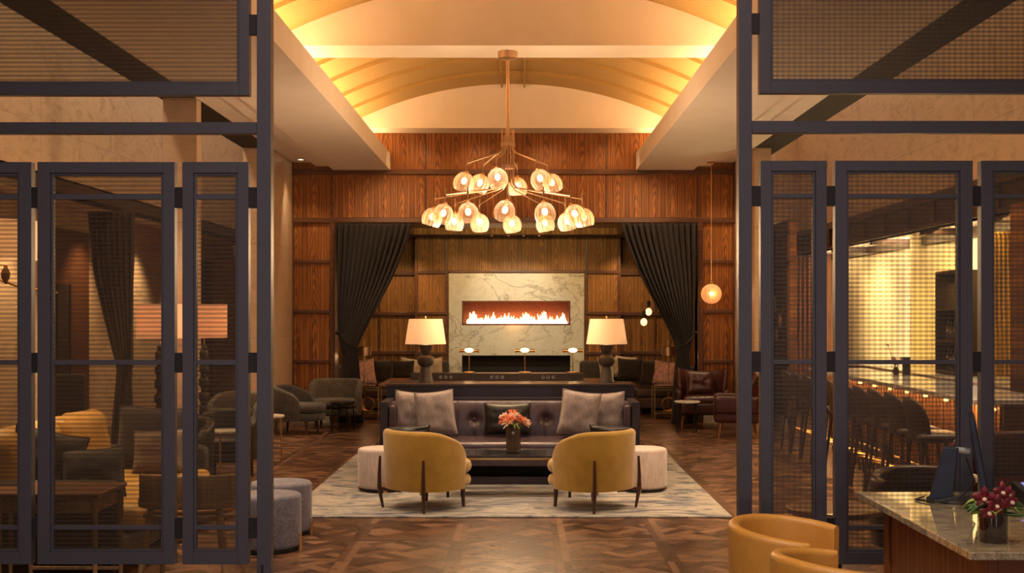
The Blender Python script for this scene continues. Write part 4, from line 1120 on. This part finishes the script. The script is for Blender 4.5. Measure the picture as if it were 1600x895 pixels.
def round_table(label, loc, r, h, top, leg, nl=4, lr=.009, foot=1.0, name='side_table', ring=True):
    t = thing(name, label, 'side table', loc)
    MB().lathe([(.003,h-.022),(r-.004,h-.022),(r,h-.018),(r,h-.004),(r-.004,h),(.003,h)], 40).build('top', top, t, ang=40)
    for k in range(nl):
        a = 2*PI*k/nl+.5; MB().tube([(r*.88*math.cos(a)*foot, r*.88*math.sin(a)*foot, 0), (r*.82*math.cos(a), r*.82*math.sin(a), h-.02)], lr, 8).build('leg', leg, t)
    if ring:
        m = MB().tube([(r*.84*math.cos(q), r*.84*math.sin(q), h-.04) for q in [2*PI*i/32 for i in range(33)]], .007, 6)
        m.build('ring', leg, t)
    return t
round_table('small round black side table in front of the olive loveseat', (-2.56, 17.62, 0), .19, .43, 'blackmarble', 'darkmetal')
round_table('small round table with thick pale stone top in front of the burgundy wing chair', (2.40, 17.42, 0), .185, .45, 'stonetop', 'darkmetal')

# burgundy wing chairs
def wing_chair(label, loc, rz):
    t = thing('wing_chair', label, 'armchair', loc, rz)    # faces +y
    MB().rbox((0,.02,.31), (.70,.62,.20), .05, 6).build('seat_base', 'burg', t)
    MB().rbox((0,.06,.43), (.56,.56,.11), .045, 6, .02).build('seat_cushion', 'burg', t)
    def bk(u, v):
        x = lerp(-.34, .34, u)*(1+.16*v*v); w = abs(2*u-1); z = lerp(.34, .86, v)+(.05*w**2-.03)*v
        y = -.27+.18*w**3*(.5+.6*math.sin(v*PI))-.06*v
        return (x, y, z)
    m = MB().grid(bk, 28, 16); o = m.build('backrest', 'burg', t, ang=180)
    s = o.modifiers.new('thick', 'SOLIDIFY'); s.thickness = .085; s.offset = 0
    q = o.modifiers.new('b', 'BEVEL'); q.width = .03; q.segments = 3; q.limit_method = 'ANGLE'; q.angle_limit = math.radians(50)
    for x in (-1, 1):
        MB().rbox((x*.345, .03, .46), (.085,.58,.24), .04, 6).build('armrest', 'burg', t)
        for y in (-1, 1): MB().tube([(x*.31, y*.27, 0), (x*.27, y*.23, .22)], [.012,.024], 8).build('leg', 'midwood', t)
    return t
wing_chair('burgundy leather wing chair facing the room, right of the curtain', (2.72, 18.12, 0), math.radians(172))
pillow('crumpled burgundy leather cushion on the wing chair', 'burg', (2.70, 18.12, .49), .42, .36, .12, .1, .22, 0, 22)
wing_chair('burgundy leather wing chair seen from its side, partly behind the right metal post', (3.02, 16.85, 0), math.radians(82))

# ================================================================ BAR AND STOOLS
bar = thing('bar_counter', 'long bar counter with pale stone top and lit ribbed wood front', 'bar counter', (0, 0, 0))
MB().box(3.72, 4.46, 9.95, 15.7, .955, 1.0).build('countertop', 'bartop', bar, bevel=.006)
m = MB(); m.box(4.02, 4.40, 10.1, 15.6, .10, .955); bf = m.build('front_panel', 'barfront', bar)
m = MB()
for i in range(56): m.box(3.995, 4.022, 10.12+i*.098, 10.17+i*.098, .12, .93)
tag(m.build('ribs', 'midwood', bar), None)
MB().box(4.06, 4.38, 10.12, 15.58, 0, .10).build('kick_plate', 'darkmetal', bar)
MB().tube([(3.88, 10.05, .22), (3.88, 15.6, .22)], .018, 8).build('foot_rail', 'brass', bar)
for i in range(9):
    y = 10.2+i*.57; m = MB().sphere((3.975, y, .895), .022, 10, (1,1.3,.7)); m.build('counter_light', 'amberlight', bar)
area('bar_led', (3.9, 12.8, .94), .04, 5.4, 60, (1,.60,.26))
def bar_stool():
    t = thing('bar_stool', '', 'bar stool', (3.5, 10.3, 0), -PI/2, 'bar stools along the counter')   # faces +x
    MB().rbox((0,.0,.665), (.40,.38,.075), .035, 5, .01).build('seat', 'stoolbrown', t)
    MB().shell(.20, .205, .66, lambda q: .72+.285*max(0, 1-q**2.6)**.5, .03, math.radians(66), .85, 40, .16).build('backrest', 'stoolbrown', t, ang=60)
    m = MB().shell(.222, .212, .985, lambda q: 1.0 if q < .3 else 1.0, .01, math.radians(30), .8, 16)
    for x in (-1, 1):
        MB().tube([(x*.225, -.215, 0), (x*.16, -.15, .64)], [.012,.020], 8).build('leg', 'stoollegs', t)
        MB().tube([(x*.20, .20, 0), (x*.15, .15, .64)], [.012,.020], 8).build('leg', 'stoollegs', t)
    m = MB(); m.tube([(-.19, .185, .22), (.19, .185, .22)], .009, 6); m.tube([(-.19, -.18, .30), (-.19, .185, .22)], .009, 6); m.tube([(.19, -.18, .30), (.19, .185, .22)], .009, 6)
    m.build('footrest', 'brass', t)
    return t
ys = [10.25, 10.78, 11.30, 11.82, 12.34, 12.88, 13.42, 13.96, 14.50, 15.05]
ordn = ['nearest the camera', 'second nearest the camera', 'third nearest the camera', 'fourth nearest the camera', 'fifth nearest the camera', 'fifth from the far end', 'fourth from the far end', 'third from the far end', 'second from the far end', 'at the far end of the counter']
b0 = bar_stool()
for i, y in enumerate(ys):
    lab = 'dark brown leather bar stool at the stone counter, '+ordn[i]
    if i == 0: b0.location = (3.50, y, 0); b0['label'] = lab
    else: dup(b0, (3.50, y, 0), -PI/2, lab)
bc = thing('back_counter', 'low dark counter with pale top against the glowing bar wall', 'counter', (5.4, 14.5, 0))
MB().box(-.27, .27, -5.2, 5.5, 0, .90).build('cabinet', 'darkwood', bc)
MB().box(-.30, .29, -5.2, 5.5, .90, .935).build('top', 'bartop', bc, bevel=.004)
sh = thing('shelf_unit', 'dark open shelf unit standing on the back bar counter', 'shelves', (5.52, 15.3, .936))
m = MB(); m.box(-.15, -.0+.14, -.42, -.39, 0, 1.30); m.box(-.15, .14, .39, .42, 0, 1.30); m.box(.12, .14, -.42, .42, 0, 1.3); m.build('frame', 'darkwood', sh)
for z in (.02, .40, .80, 1.28): MB().box(-.15, .12, -.39, .39, z, z+.025).build('shelf', 'darkwood', sh)
MB().box(.105, .12, -.39, .39, .825, 1.28).build('back_panel', 'barwall', sh)
random.seed(21)
k = 0
BOT = ['smoke', 'vaseglass', 'plum']
def bottle(label, loc, h, mat, group='bottles on the back bar shelf'):
    o = MB().lathe([(.003,0),(.036,0),(.038,.01),(.038,h*.58),(.030,h*.68),(.013,h*.76),(.013,h*.97),(.015,h*.97),(.015,h),(.003,h)], 16).build('bottle', mat, None, loc=loc, ang=40)
    return tag(o, label, 'bottle', group)
for z, w in ((.936+.046, 'lowest'), (.936+.426, 'middle')):
    for i in range(6):
        bottle('dark bottle on the %s shelf of the back bar unit' % w, (5.50, 15.0+.12*i, z), random.uniform(.24,.31), 'smoke', 'bottles on the %s shelf of the back bar' % w)
# objects standing on the bar
o = MB().lathe([(.003,0),(.045,0),(.045,.20),(.04,.205),(.003,.205)], 20).build('wine_cooler', 'plastic', None, loc=(4.42, 13.9, 1.001)); tag(o, 'black cylinder canister standing on the bar counter', 'canister')
fv = thing('flower_vase', 'little vase with pink orchid sprays on the bar counter', 'flowers', (4.30, 13.9, 1.0))
MB().lathe([(.003,0),(.03,0),(.04,.03),(.025,.09),(.022,.09),(.003,.02)], 16).build('vase', 'vaseglass', fv)
m = MB(); q = MB()
for i in range(8):
    a = random.uniform(0, 6.28); rr = random.uniform(.02,.08); z = random.uniform(.12,.20)
    m.tube([(0,0,.05),(rr*.5*math.cos(a), rr*.5*math.sin(a), z*.7),(rr*math.cos(a), rr*math.sin(a), z)], .003, 5)
    q.sphere((rr*math.cos(a), rr*math.sin(a), z), .025, 8, (1,1,.7))
m.tube([(0,0,.05),(-.05,0,.22),(-.09,0,.34)], .003, 5); q.sphere((-.09,0,.34), .014, 8)
m.build('stems', 'leaf', fv); q.build('blossoms', 'pinkpil', fv)
# metal discs on the wood wall beyond the bar
def disc(label, y, z, r):
    R = Matrix.Rotation(-PI/2, 4, 'Y')
    t = thing('wall_disc', label, 'wall decoration', (3.95, y, z))
    pr = [(.003,.03),(r*.25,.03),(r*.3,.018),(r*.55,.03),(r*.6,.015),(r*.8,.028),(r*.9,.04),(r*.97,.03),(r,.012),(r,.0),(.003,.0)]
    MB().lathe(pr, 40, mtx=R).build('dish', 'brass', t, ang=50)
    MB().lathe([(.003,.045),(r*.2,.04),(r*.24,.03),(.003,.03)], 24, mtx=R).build('boss', 'brass', t)
disc('large embossed brass disc on the wood wall past the bar', 19.0, 1.78, .27)
disc('small brass disc at the upper right of the large one', 18.42, 1.58, .11)
disc('small brass disc hanging lowest under the large one', 18.68, 1.36, .12)

# ================================================================ RIGHT FOREGROUND
def tub(label, loc, rz, a, b, top_h, arm_h, mat, z0=.06, th=.055, name='tub_chair', phim=118, seat=.42):
    t = thing(name, label, 'armchair', loc, rz)
    MB().shell(a, b, z0, lambda q: lerp(top_h, arm_h, q**1.6), th, math.radians(phim), .95, 64, .02, 8).build('back_shell', mat, t, ang=60)
    MB().puck(a-.05, b-.02, z0+.02, seat-.10, .02, .95, 48, c=(0,.02)).build('seat_base', mat, t, ang=60)
    MB().puck(a-.05, b-.02, seat-.095, seat, .04, .95, 48, c=(0,.03), dome=.01).build('seat_cushion', mat, t, ang=60)
    for x in (-1, 1):
        for y in (-1, 1): MB().tube([(x*a*.62, y*b*.62, 0), (x*a*.62, y*b*.62, z0+.03)], .018, 8).build('leg', 'legwood', t)
    return t
def rim(t, a, b, top_h, arm_h, mat): pass
tub('tan leather tub chair at the granite desk, farther of the pair', (1.28, 5.66, 0), math.radians(-118), .30, .29, .735, .685, 'tan')
tub('tan leather tub chair at the granite desk, nearest the camera', (1.34, 4.92, 0), math.radians(-66), .31, .30, .735, .685, 'tan')
dk = thing('reception_desk', 'granite-topped cherry wood desk at the lower right corner', 'desk', (0, 0, 0))
MB().prism([(1.775, 4.79), (4.2, 4.79), (4.2, 6.42), (1.775, 6.42)], .728, .76).build('granite_top', 'granite', dk, bevel=.004)
m = MB(); m.box(1.90, 1.94, 4.93, 6.3, 0, .728); m.box(1.885, 1.90, 4.93, 5.0, 0, .728); m.box(1.885, 1.90, 6.22, 6.3, 0, .728); m.box(1.885, 1.90, 4.93, 6.3, .0, .1)
m.build('side_panel', 'cherry', dk, bevel=.003)
m = MB(); m.box(1.94, 4.1, 4.93, 4.97, 0, .728); m.build('front_panel', 'cherry', dk)
# monitor
mo = thing('computer_monitor', 'dark blue-black computer monitor seen edge-on on the granite desk', 'monitor', (2.14, 6.12, .7605), -math.atan2(2.2, 6.1))
MB().puck(.13, .12, 0, .014, .005, 1, 36, c=(.04,0)).build('stand_base', 'plastic', mo)
R = Matrix.Identity(4)
st = MB(); st.add([(-.075,-.05,.012),(.035,-.05,.012),(.035,.05,.012),(-.075,.05,.012),(-.005,-.035,.27),(.065,-.035,.27),(.065,.035,.27),(-.005,.035,.27)],
    [(0,3,2,1),(4,5,6,7),(0,1,5,4),(1,2,6,5),(2,3,7,6),(3,0,4,7)]); st.build('stand_neck', 'navy', mo, bevel=.004)
MB().tube([(.05,0,.255),(.12,0,.25)], .018, 10).build('hinge', 'silver', mo)
Rm = Matrix.Translation((.155,0,.245)) @ Matrix.Rotation(-.17, 4, 'Y')
MB().rbox((0,0,0), (.030,.52,.38), .008, 4, mtx=Rm).build('display_housing', 'navy', mo)
MB().box(.0155,.017,-.245,.245,-.17,.17, mtx=Rm).build('display', 'plastic', mo)
MB().box(-.021,-.0155,-.10,.10,-.08,.08, mtx=Rm).build('back_cover', 'navy', mo)
cb = MB().tube([(.10,-.02,.22),(.14,-.05,.10),(.08,-.10,.04),(-.05,-.14,.008),(-.14,-.05,.006),(-.10,.06,.006)], .005, 6); cb.build('cable', 'plastic', mo)
o = MB().rbox((0,0,.0175), (.16,.14,.035), .01, 3).build('network_box', 'plastic', None, loc=(2.34, 5.92, .7605)); tag(o, 'small flat black box beside the monitor stand', 'electronics')
ph = thing('desk_phone', 'desk telephone with a small violet display behind the orchids', 'telephone', (2.58, 6.02, .7605), .2)
m = MB().add([(-.10,-.10,0),(.10,-.10,0),(.10,.10,0),(-.10,.10,0),(-.10,-.10,.03),(.10,-.10,.03),(.10,.10,.10),(-.10,.10,.10)], [(0,3,2,1),(4,5,6,7),(0,1,5,4),(1,2,6,5),(2,3,7,6),(3,0,4,7)]); m.build('body', 'plastic', ph, bevel=.004)
Rp = Matrix.Translation((0,.0,.066)) @ Matrix.Rotation(math.atan2(.07,.2), 4, 'X')
MB().box(-.06,.05,.01,.08,0,.004, mtx=Rp).build('display', 'screenlit', ph)
for i in range(12): MB().box(-.06+(i%3)*.035, -.035+(i%3)*.035, -.08+(i//3)*.021, -.066+(i//3)*.021, 0, .005, mtx=Rp).build('key', 'keys', ph)
kb = thing('keyboard', 'black keyboard with pale keys behind the orchids at the right edge', 'keyboard', (2.66, 5.72, .7605), -.9)
Rk = Matrix.Rotation(.16, 4, 'X') @ Matrix.Translation((0,0,.02))
MB().rbox((0,0,.0), (.42,.15,.022), .008, 3, mtx=Rk).build('body', 'plastic', kb)
for j in range(5):
    for i in range(14): MB().box(-.195+i*.028, -.173+i*.028, -.065+j*.027, -.045+j*.027, .011, .017, mtx=Rk).build('key', 'keys', kb)
# orchids
ox, oy = 1.955, 5.02
o = MB().lathe([(.003,0),(.058,0),(.060,.004),(.060,.125),(.056,.127),(.053,.122),(.053,.012),(.003,.010)], 32).build('flower_pot', 'smoke', None, loc=(ox, oy, .7605), ang=40)
tag(o, 'black glass cylinder pot on the granite desk', 'flower pot')
of = thing('orchid_arrangement', 'crimson orchids with green leaves in the black glass pot on the desk', 'flowers', (ox, oy, .7605))
random.seed(9)
MB().lathe([(.003,.10),(.051,.10),(.051,.115),(.003,.118)], 24).build('moss', 'leaf', of)
def orchid(c, R_, az, el):
    m = MB(); base = Matrix.Translation(c) @ Matrix.Rotation(az, 4, 'Z') @ Matrix.Rotation(el, 4, 'X')
    for k, (an, L, wd) in enumerate(((90, 1.05, .50), (18, 1.0, .62), (162, 1.0, .62), (-50, .95, .5), (-130, .95, .5))):
        Q = base @ Matrix.Rotation(math.radians(an), 4, 'Y').inverted()
        def pf(u, v, L=L, wd=wd):
            t = u*L*R_; w = wd*R_*math.sin(PI*min(u*1.0+.02, .99))**.7*(2*v-1)*.62
            return (t, -.004-.25*R_*math.sin(u*PI*.8)+abs(2*v-1)**2*.1*R_, w)
        g0 = len(m.v); m.grid(pf, 8, 6, mtx=Q); g1 = len(m.v)
        # thickness: back copy
        m.grid(lambda u, v: (pf(u, v)[0], pf(u, v)[1]+.003, pf(u, v)[2]), 8, 6, mtx=Q)
    o = m.build('blossom', 'orchid', of, ang=70)
    MB().sphere((0,-.012,0), .010, 8, (1,1.3,.9), mtx=base).build('blossom_centre', 'petal2', o)
for c, r_, az, el in (((-.055,-.05,.185),.052,-.3,.2), ((-.015,-.065,.160),.050,.1,.3), ((.02,-.03,.205),.046,.3,.0), ((-.045,-.07,.135),.042,-.1,.5), ((.06,-.0,.19),.040,.6,.1), ((.045,-.06,.175),.036,.4,.3)): orchid(c, r_, az, el)
def leaf(az, L, w, z0, rise, mat):
    R = Matrix.Rotation(az, 4, 'Z')
    def f(u, v): return (.02+L*u, w*math.sin(PI*min(.98, u+.02))**.8*(2*v-1), z0+rise*u-1.6*rise*u*u*.6+.012*abs(2*v-1))
    m = MB().grid(f, 10, 4, mtx=R); o = m.build('leaf', mat, of, ang=80); s = o.modifiers.new('t', 'SOLIDIFY'); s.thickness = .002
for i in range(16): leaf(random.uniform(0, 6.28), random.uniform(.08,.13), random.uniform(.018,.032), .12, random.uniform(.03,.17), 'leaf' if i % 3 else 'leafl')
leaf(-.9, .11, .024, .12, -.03, 'leaf'); leaf(.3, .13, .022, .13, .06, 'leaf'); leaf(-2.6, .12, .02, .12, .01, 'leafl')
# round table with brass rim behind the tub chairs
t = thing('cocktail_table', 'round dark glass pedestal table with brass rim behind the tan tub chairs', 'side table', (1.945, 7.52, 0))
MB().lathe([(.003,.485),(.262,.485),(.262,.497),(.003,.497)], 48).build('top', 'smoke', t)
MB().lathe([(.262,.470),(.285,.470),(.290,.476),(.290,.502),(.284,.507),(.262,.502)], 48).build('rim', 'satin', t)
MB().lathe([(.003,.02),(.045,.02),(.045,.485),(.003,.485)], 24).build('pedestal', 'darkmetal', t)
MB().lathe([(.003,0),(.17,0),(.17,.012),(.05,.03),(.003,.03)], 32).build('base', 'darkmetal', t)
tub('low burgundy leather armchair behind the granite desk and monitor', (2.86, 8.55, 0), math.radians(175), .38, .34, .60, .54, 'burg', .08, .08)
tub('wide burgundy leather armchair at the near end of the bar, right edge', (3.98, 9.22, 0), math.radians(172), .66, .42, .78, .68, 'burg', .08, .10, 'loveseat')

# ================================================================ LEFT LOUNGE
ls = thing('leather_sofa', 'tan leather sofa with dark arms behind the left screen', 'sofa', (0, 0, 0))
MB().box(-3.75, -2.55, 7.78, 10.1, .10, .26).build('base', 'darkfab', ls, bevel=.02)
for y0, y1 in ((7.97, 8.93), (8.95, 9.90)):
    MB().rbox((-3.02, (y0+y1)/2, .35), (1.04, y1-y0, .18), .06, 6, .02).build('seat_cushion', 'caramel', ls)
    R = Matrix.Translation((-3.44, (y0+y1)/2, .68)) @ Matrix.Rotation(-.14, 4, 'Y')
    MB().rbox((0,0,0), (.26, y1-y0, .50), .11, 7, 0, mtx=R, wr=.02, seed=y0).build('back_cushion', 'caramel', ls)
for y in (7.76, 9.92): MB().rbox((-3.15, y+.10, .36), (1.15, .19, .52), .06, 6).build('armrest', 'darkfab', ls)
MB().rbox((-3.70, 8.94, .42), (.18, 2.36, .66), .06, 6).build('back_frame', 'darkfab', ls)
for x in (-3.7, -2.62):
    for y in (7.85, 10.0): MB().tube([(x,y,0),(x,y,.11)], .02, 8).build('leg', 'legwood', ls)
pillow('large dark brown pillow at the far end of the tan leather sofa', 'darkfab', (-2.98, 9.72, .46), .54, .50, .17, .05, .22, .06, 31)
pillow('smaller taupe tweed pillow in front of the large dark one on the tan sofa', fabric('taupe_tweed', (.17,.115,.08), (.09,.06,.045), 60), (-2.80, 9.42, .46), .42, .34, .15, -.08, .25, -.05, 32)
pillow('dark brown pointed pillow at the near end of the tan leather sofa', 'darkfab', (-3.22, 8.12, .47), .48, .46, .16, .45, .22, .25, 33)
pillow('dark grey pillow with flange in front, nearest the drawer table', 'darkgrey', (-2.86, 8.16, .46), .42, .34, .15, .2, .28, -.05, 34)
dt = thing('end_table', 'pale wood end table with a small drawer behind the left screen', 'side table', (-2.76, 7.33, 0))
MB().box(-.31, .31, -.26, .26, .625, .65).build('top', 'midwood', dt, bevel=.003)
MB().box(-.27, .27, -.22, .24, .53, .625).build('apron', 'paleoak', dt)
dr = MB().box(.08, .25, -.238, -.222, .54, .617).build('drawer', 'paleoak', dt, bevel=.003)
MB().tube([(.13,-.25,.58),(.20,-.25,.58)], .006, 8).build('handle', 'brass', dr)
for x in (-.28, .28):
    for y in (-.23, .23): MB().tube([(x, y, 0), (x, y, .625)], [.013,.017], 8).build('leg', 'paleoak', dt)
for y in (-.23, .23): MB().bar((-.28,y,.12), (.28,y,.12), .018).build('stretcher', 'paleoak', dt)
dt2 = thing('end_table', 'second pale wood end table at the left edge, behind the screen', 'side table', (-3.52, 7.35, 0))
MB().box(-.40, .40, -.24, .24, .60, .625).build('top', 'midwood', dt2, bevel=.003)
MB().box(-.36, .36, -.20, .22, .53, .60).build('apron', 'paleoak', dt2)
for x in (-.36, .36):
    for y in (-.2, .2): MB().tube([(x, y, 0), (x, y, .60)], [.013,.017], 8).build('leg', 'paleoak', dt2)
m = MB(); m.bar((-.36,-.20,.12), (.36,-.20,.12), .018); m.build('stretcher', 'paleoak', dt2)
# curved-back wooden chair
wc = thing('wooden_chair', 'pale wooden chair with a wide curved backrest behind the left screen', 'chair', (-2.07, 7.72, 0))
MB().shell(.335, .27, .525, lambda q: .705-.0*q, .032, math.radians(66), .85, 48).build('backrest', 'paleoak', wc, ang=60)
MB().puck(.30, .255, .42, .455, .014, .75, 48, c=(0,.0)).build('seat', 'paleoak', wc, ang=60)
m = MB().shell(.335, .27, .495, lambda q: .528, .036, math.radians(92), .85, 48); m.build('arm_rail', 'paleoak', wc, ang=60)
for x in (-1, 1):
    MB().tube([(x*.27, -.27, 0), (x*.235, -.215, .30), (x*.21, -.19, .50)], [.016,.026,.022], 10).build('leg', 'paleoak', wc)
    MB().tube([(x*.27, .24, 0), (x*.25, .20, .30), (x*.25, .16, .50)], [.016,.026,.020], 10).build('leg', 'paleoak', wc)
MB().puck(.26, .22, .456, .485, .014, .75, 40, c=(0,.01), dome=.005).build('seat_pad', 'tan', wc, ang=60)
# lounge chairs and small tables
tweed_chair('dark leather armchair behind the pale round table, left lounge', (-3.03, 12.62, 0), math.radians(176), .30, .29, 'blackpil', htop=.70, arm=.52)
tweed_chair('brown tweed armchair farther back past the stone pier', (-3.44, 14.75, 0), math.radians(170), .33, .33, 'greyfab', htop=.74, arm=.5)
tweed_chair('dark leather armchair just beyond the tan sofa', (-3.20, 11.1, 0), math.radians(165), .38, .34, 'blackpil', htop=.74, arm=.5)
round_table('round table with pale stone top and brass legs beside the dark leather armchair', (-2.93, 12.08, 0), .20, .545, 'stonetop', 'brass', 3, .010)
round_table('pale stone-topped brass table just left of the metal post, farther back', (-2.88, 13.85, 0), .20, .545, 'stonetop', 'brass', 3, .010)
cs = thing('low_console', 'low dark console carrying the two totem lamps at the left pier', 'console table', (-3.60, 12.93, 0))
MB().box(-.46, .25, -.26, .26, .58, .615).build('top', 'darkwood', cs, bevel=.003)
for x in (-.42, .21): MB().box(x-.03, x+.03, -.24, .24, 0, .58).build('leg', 'darkwood', cs)
def totem(label, px, ty):
    x = PX(px, ty); t = thing('totem_lamp', label, 'table lamp', (x, ty, .6155))
    m = MB(); z = 0
    prof = []
    for i, (r, h) in enumerate(((.055,.10),(.04,.05),(.06,.09),(.035,.06),(.058,.10),(.04,.05),(.055,.08),(.035,.06),(.05,.10),(.03,.06))):
        prof += [(r*.85, z), (r, z+h*.2), (r, z+h*.8), (r*.85, z+h)]; z += h
    MB().lathe([(.003,0)]+prof+[(.003,z)], 20).build('base', 'lampwood', t, ang=30)
    zb, zt = PZ(528, 12.85)-.6155, PZ(475, 12.85)-.6155
    MB().tube([(0,0,z),(0,0,zt-.02)], .006, 8).build('stem', 'brass', t)
    s = MB().lathe([(.243,zb),(.243,zt),(.239,zt),(.239,zb)], 40); s.f = [f for f in s.f if len(f) == 4]; s.f += [(40*3+i, 40*3+(i+1)%40, (i+1)%40, i) for i in range(40)]
    s.build('lamp_shade', 'shadeL', t, ang=50)
    MB().sphere((0,0,(zb+zt)/2), .03, 10).build('bulb', 'bulb', t)
    point('totem_glow', (x, ty, .6155+(zb+zt)/2), 7, (1,.60,.30), .05)
totem('drum-shaded lamp on a stacked totem base, left of the two beside the stone pier', 250, 12.78)
totem('drum-shaded lamp on a stacked totem base, right of the two beside the stone pier', 319, 13.08)
# drum pendant top left
dp = thing('drum_pendant', 'large cream drum lamp with brass arms at the left edge behind the screen', 'pendant lamp', (-4.30, 10.0, 5.6))
s = MB().lathe([(.34,2.15-5.6),(.34,2.46-5.6),(.335,2.46-5.6),(.335,2.15-5.6)], 44); s.f = [f for f in s.f if len(f) == 4]; s.f += [(44*3+i, 44*3+(i+1)%44, (i+1)%44, i) for i in range(44)]
s.build('lamp_shade', 'shade', dp, ang=50)
MB().tube([(0,0,0),(0,0,2.06-5.6)], .010, 8).build('rod', 'brass', dp)
MB().lathe([(.003,-3.66),(.015,-3.64),(.035,-3.60),(.035,-3.56),(.02,-3.53),(.012,-3.5),(.003,-3.5)], 16, c=(.08,-.02,0)).build('finial', 'midwood', dp)
m = MB(); m.tube([(0,0,-3.50),(.08,-.02,-3.50)], .008, 6); m.tube([(-.1,0,-3.58),(.2,-.02,-3.68),(.5,.0,-3.73)], .010, 8); m.build('arm', 'brass', dp)
MB().sphere((0,0,2.3-5.6), .035, 10).build('bulb', 'bulb', dp)
point('drum_glow', (-4.30, 10.0, 2.28), 12, (1,.62,.32), .08)
hb = thing('high_back_chair', 'dark fabric high-backed chair standing behind the tan sofa', 'chair', (-4.42, 11.9, 0))
MB().rbox((0,.0,.80), (.34,.07,.62), .02, 5).build('backrest', 'darkfab', hb)
MB().rbox((0,-.22,.45), (.36,.42,.09), .03, 5).build('seat', 'darkfab', hb)
for x in (-.14, .14):
    for y in (-.38, .0): MB().tube([(x,y,0),(x,y,.42)], [.012,.018], 8).build('leg', 'legwood', hb)
ac = tweed_chair('tan leather armchair at the far left edge, behind the screen', (-4.45, 9.75, 0), math.radians(-130), .40, .36, 'caramel', htop=.76, arm=.55)
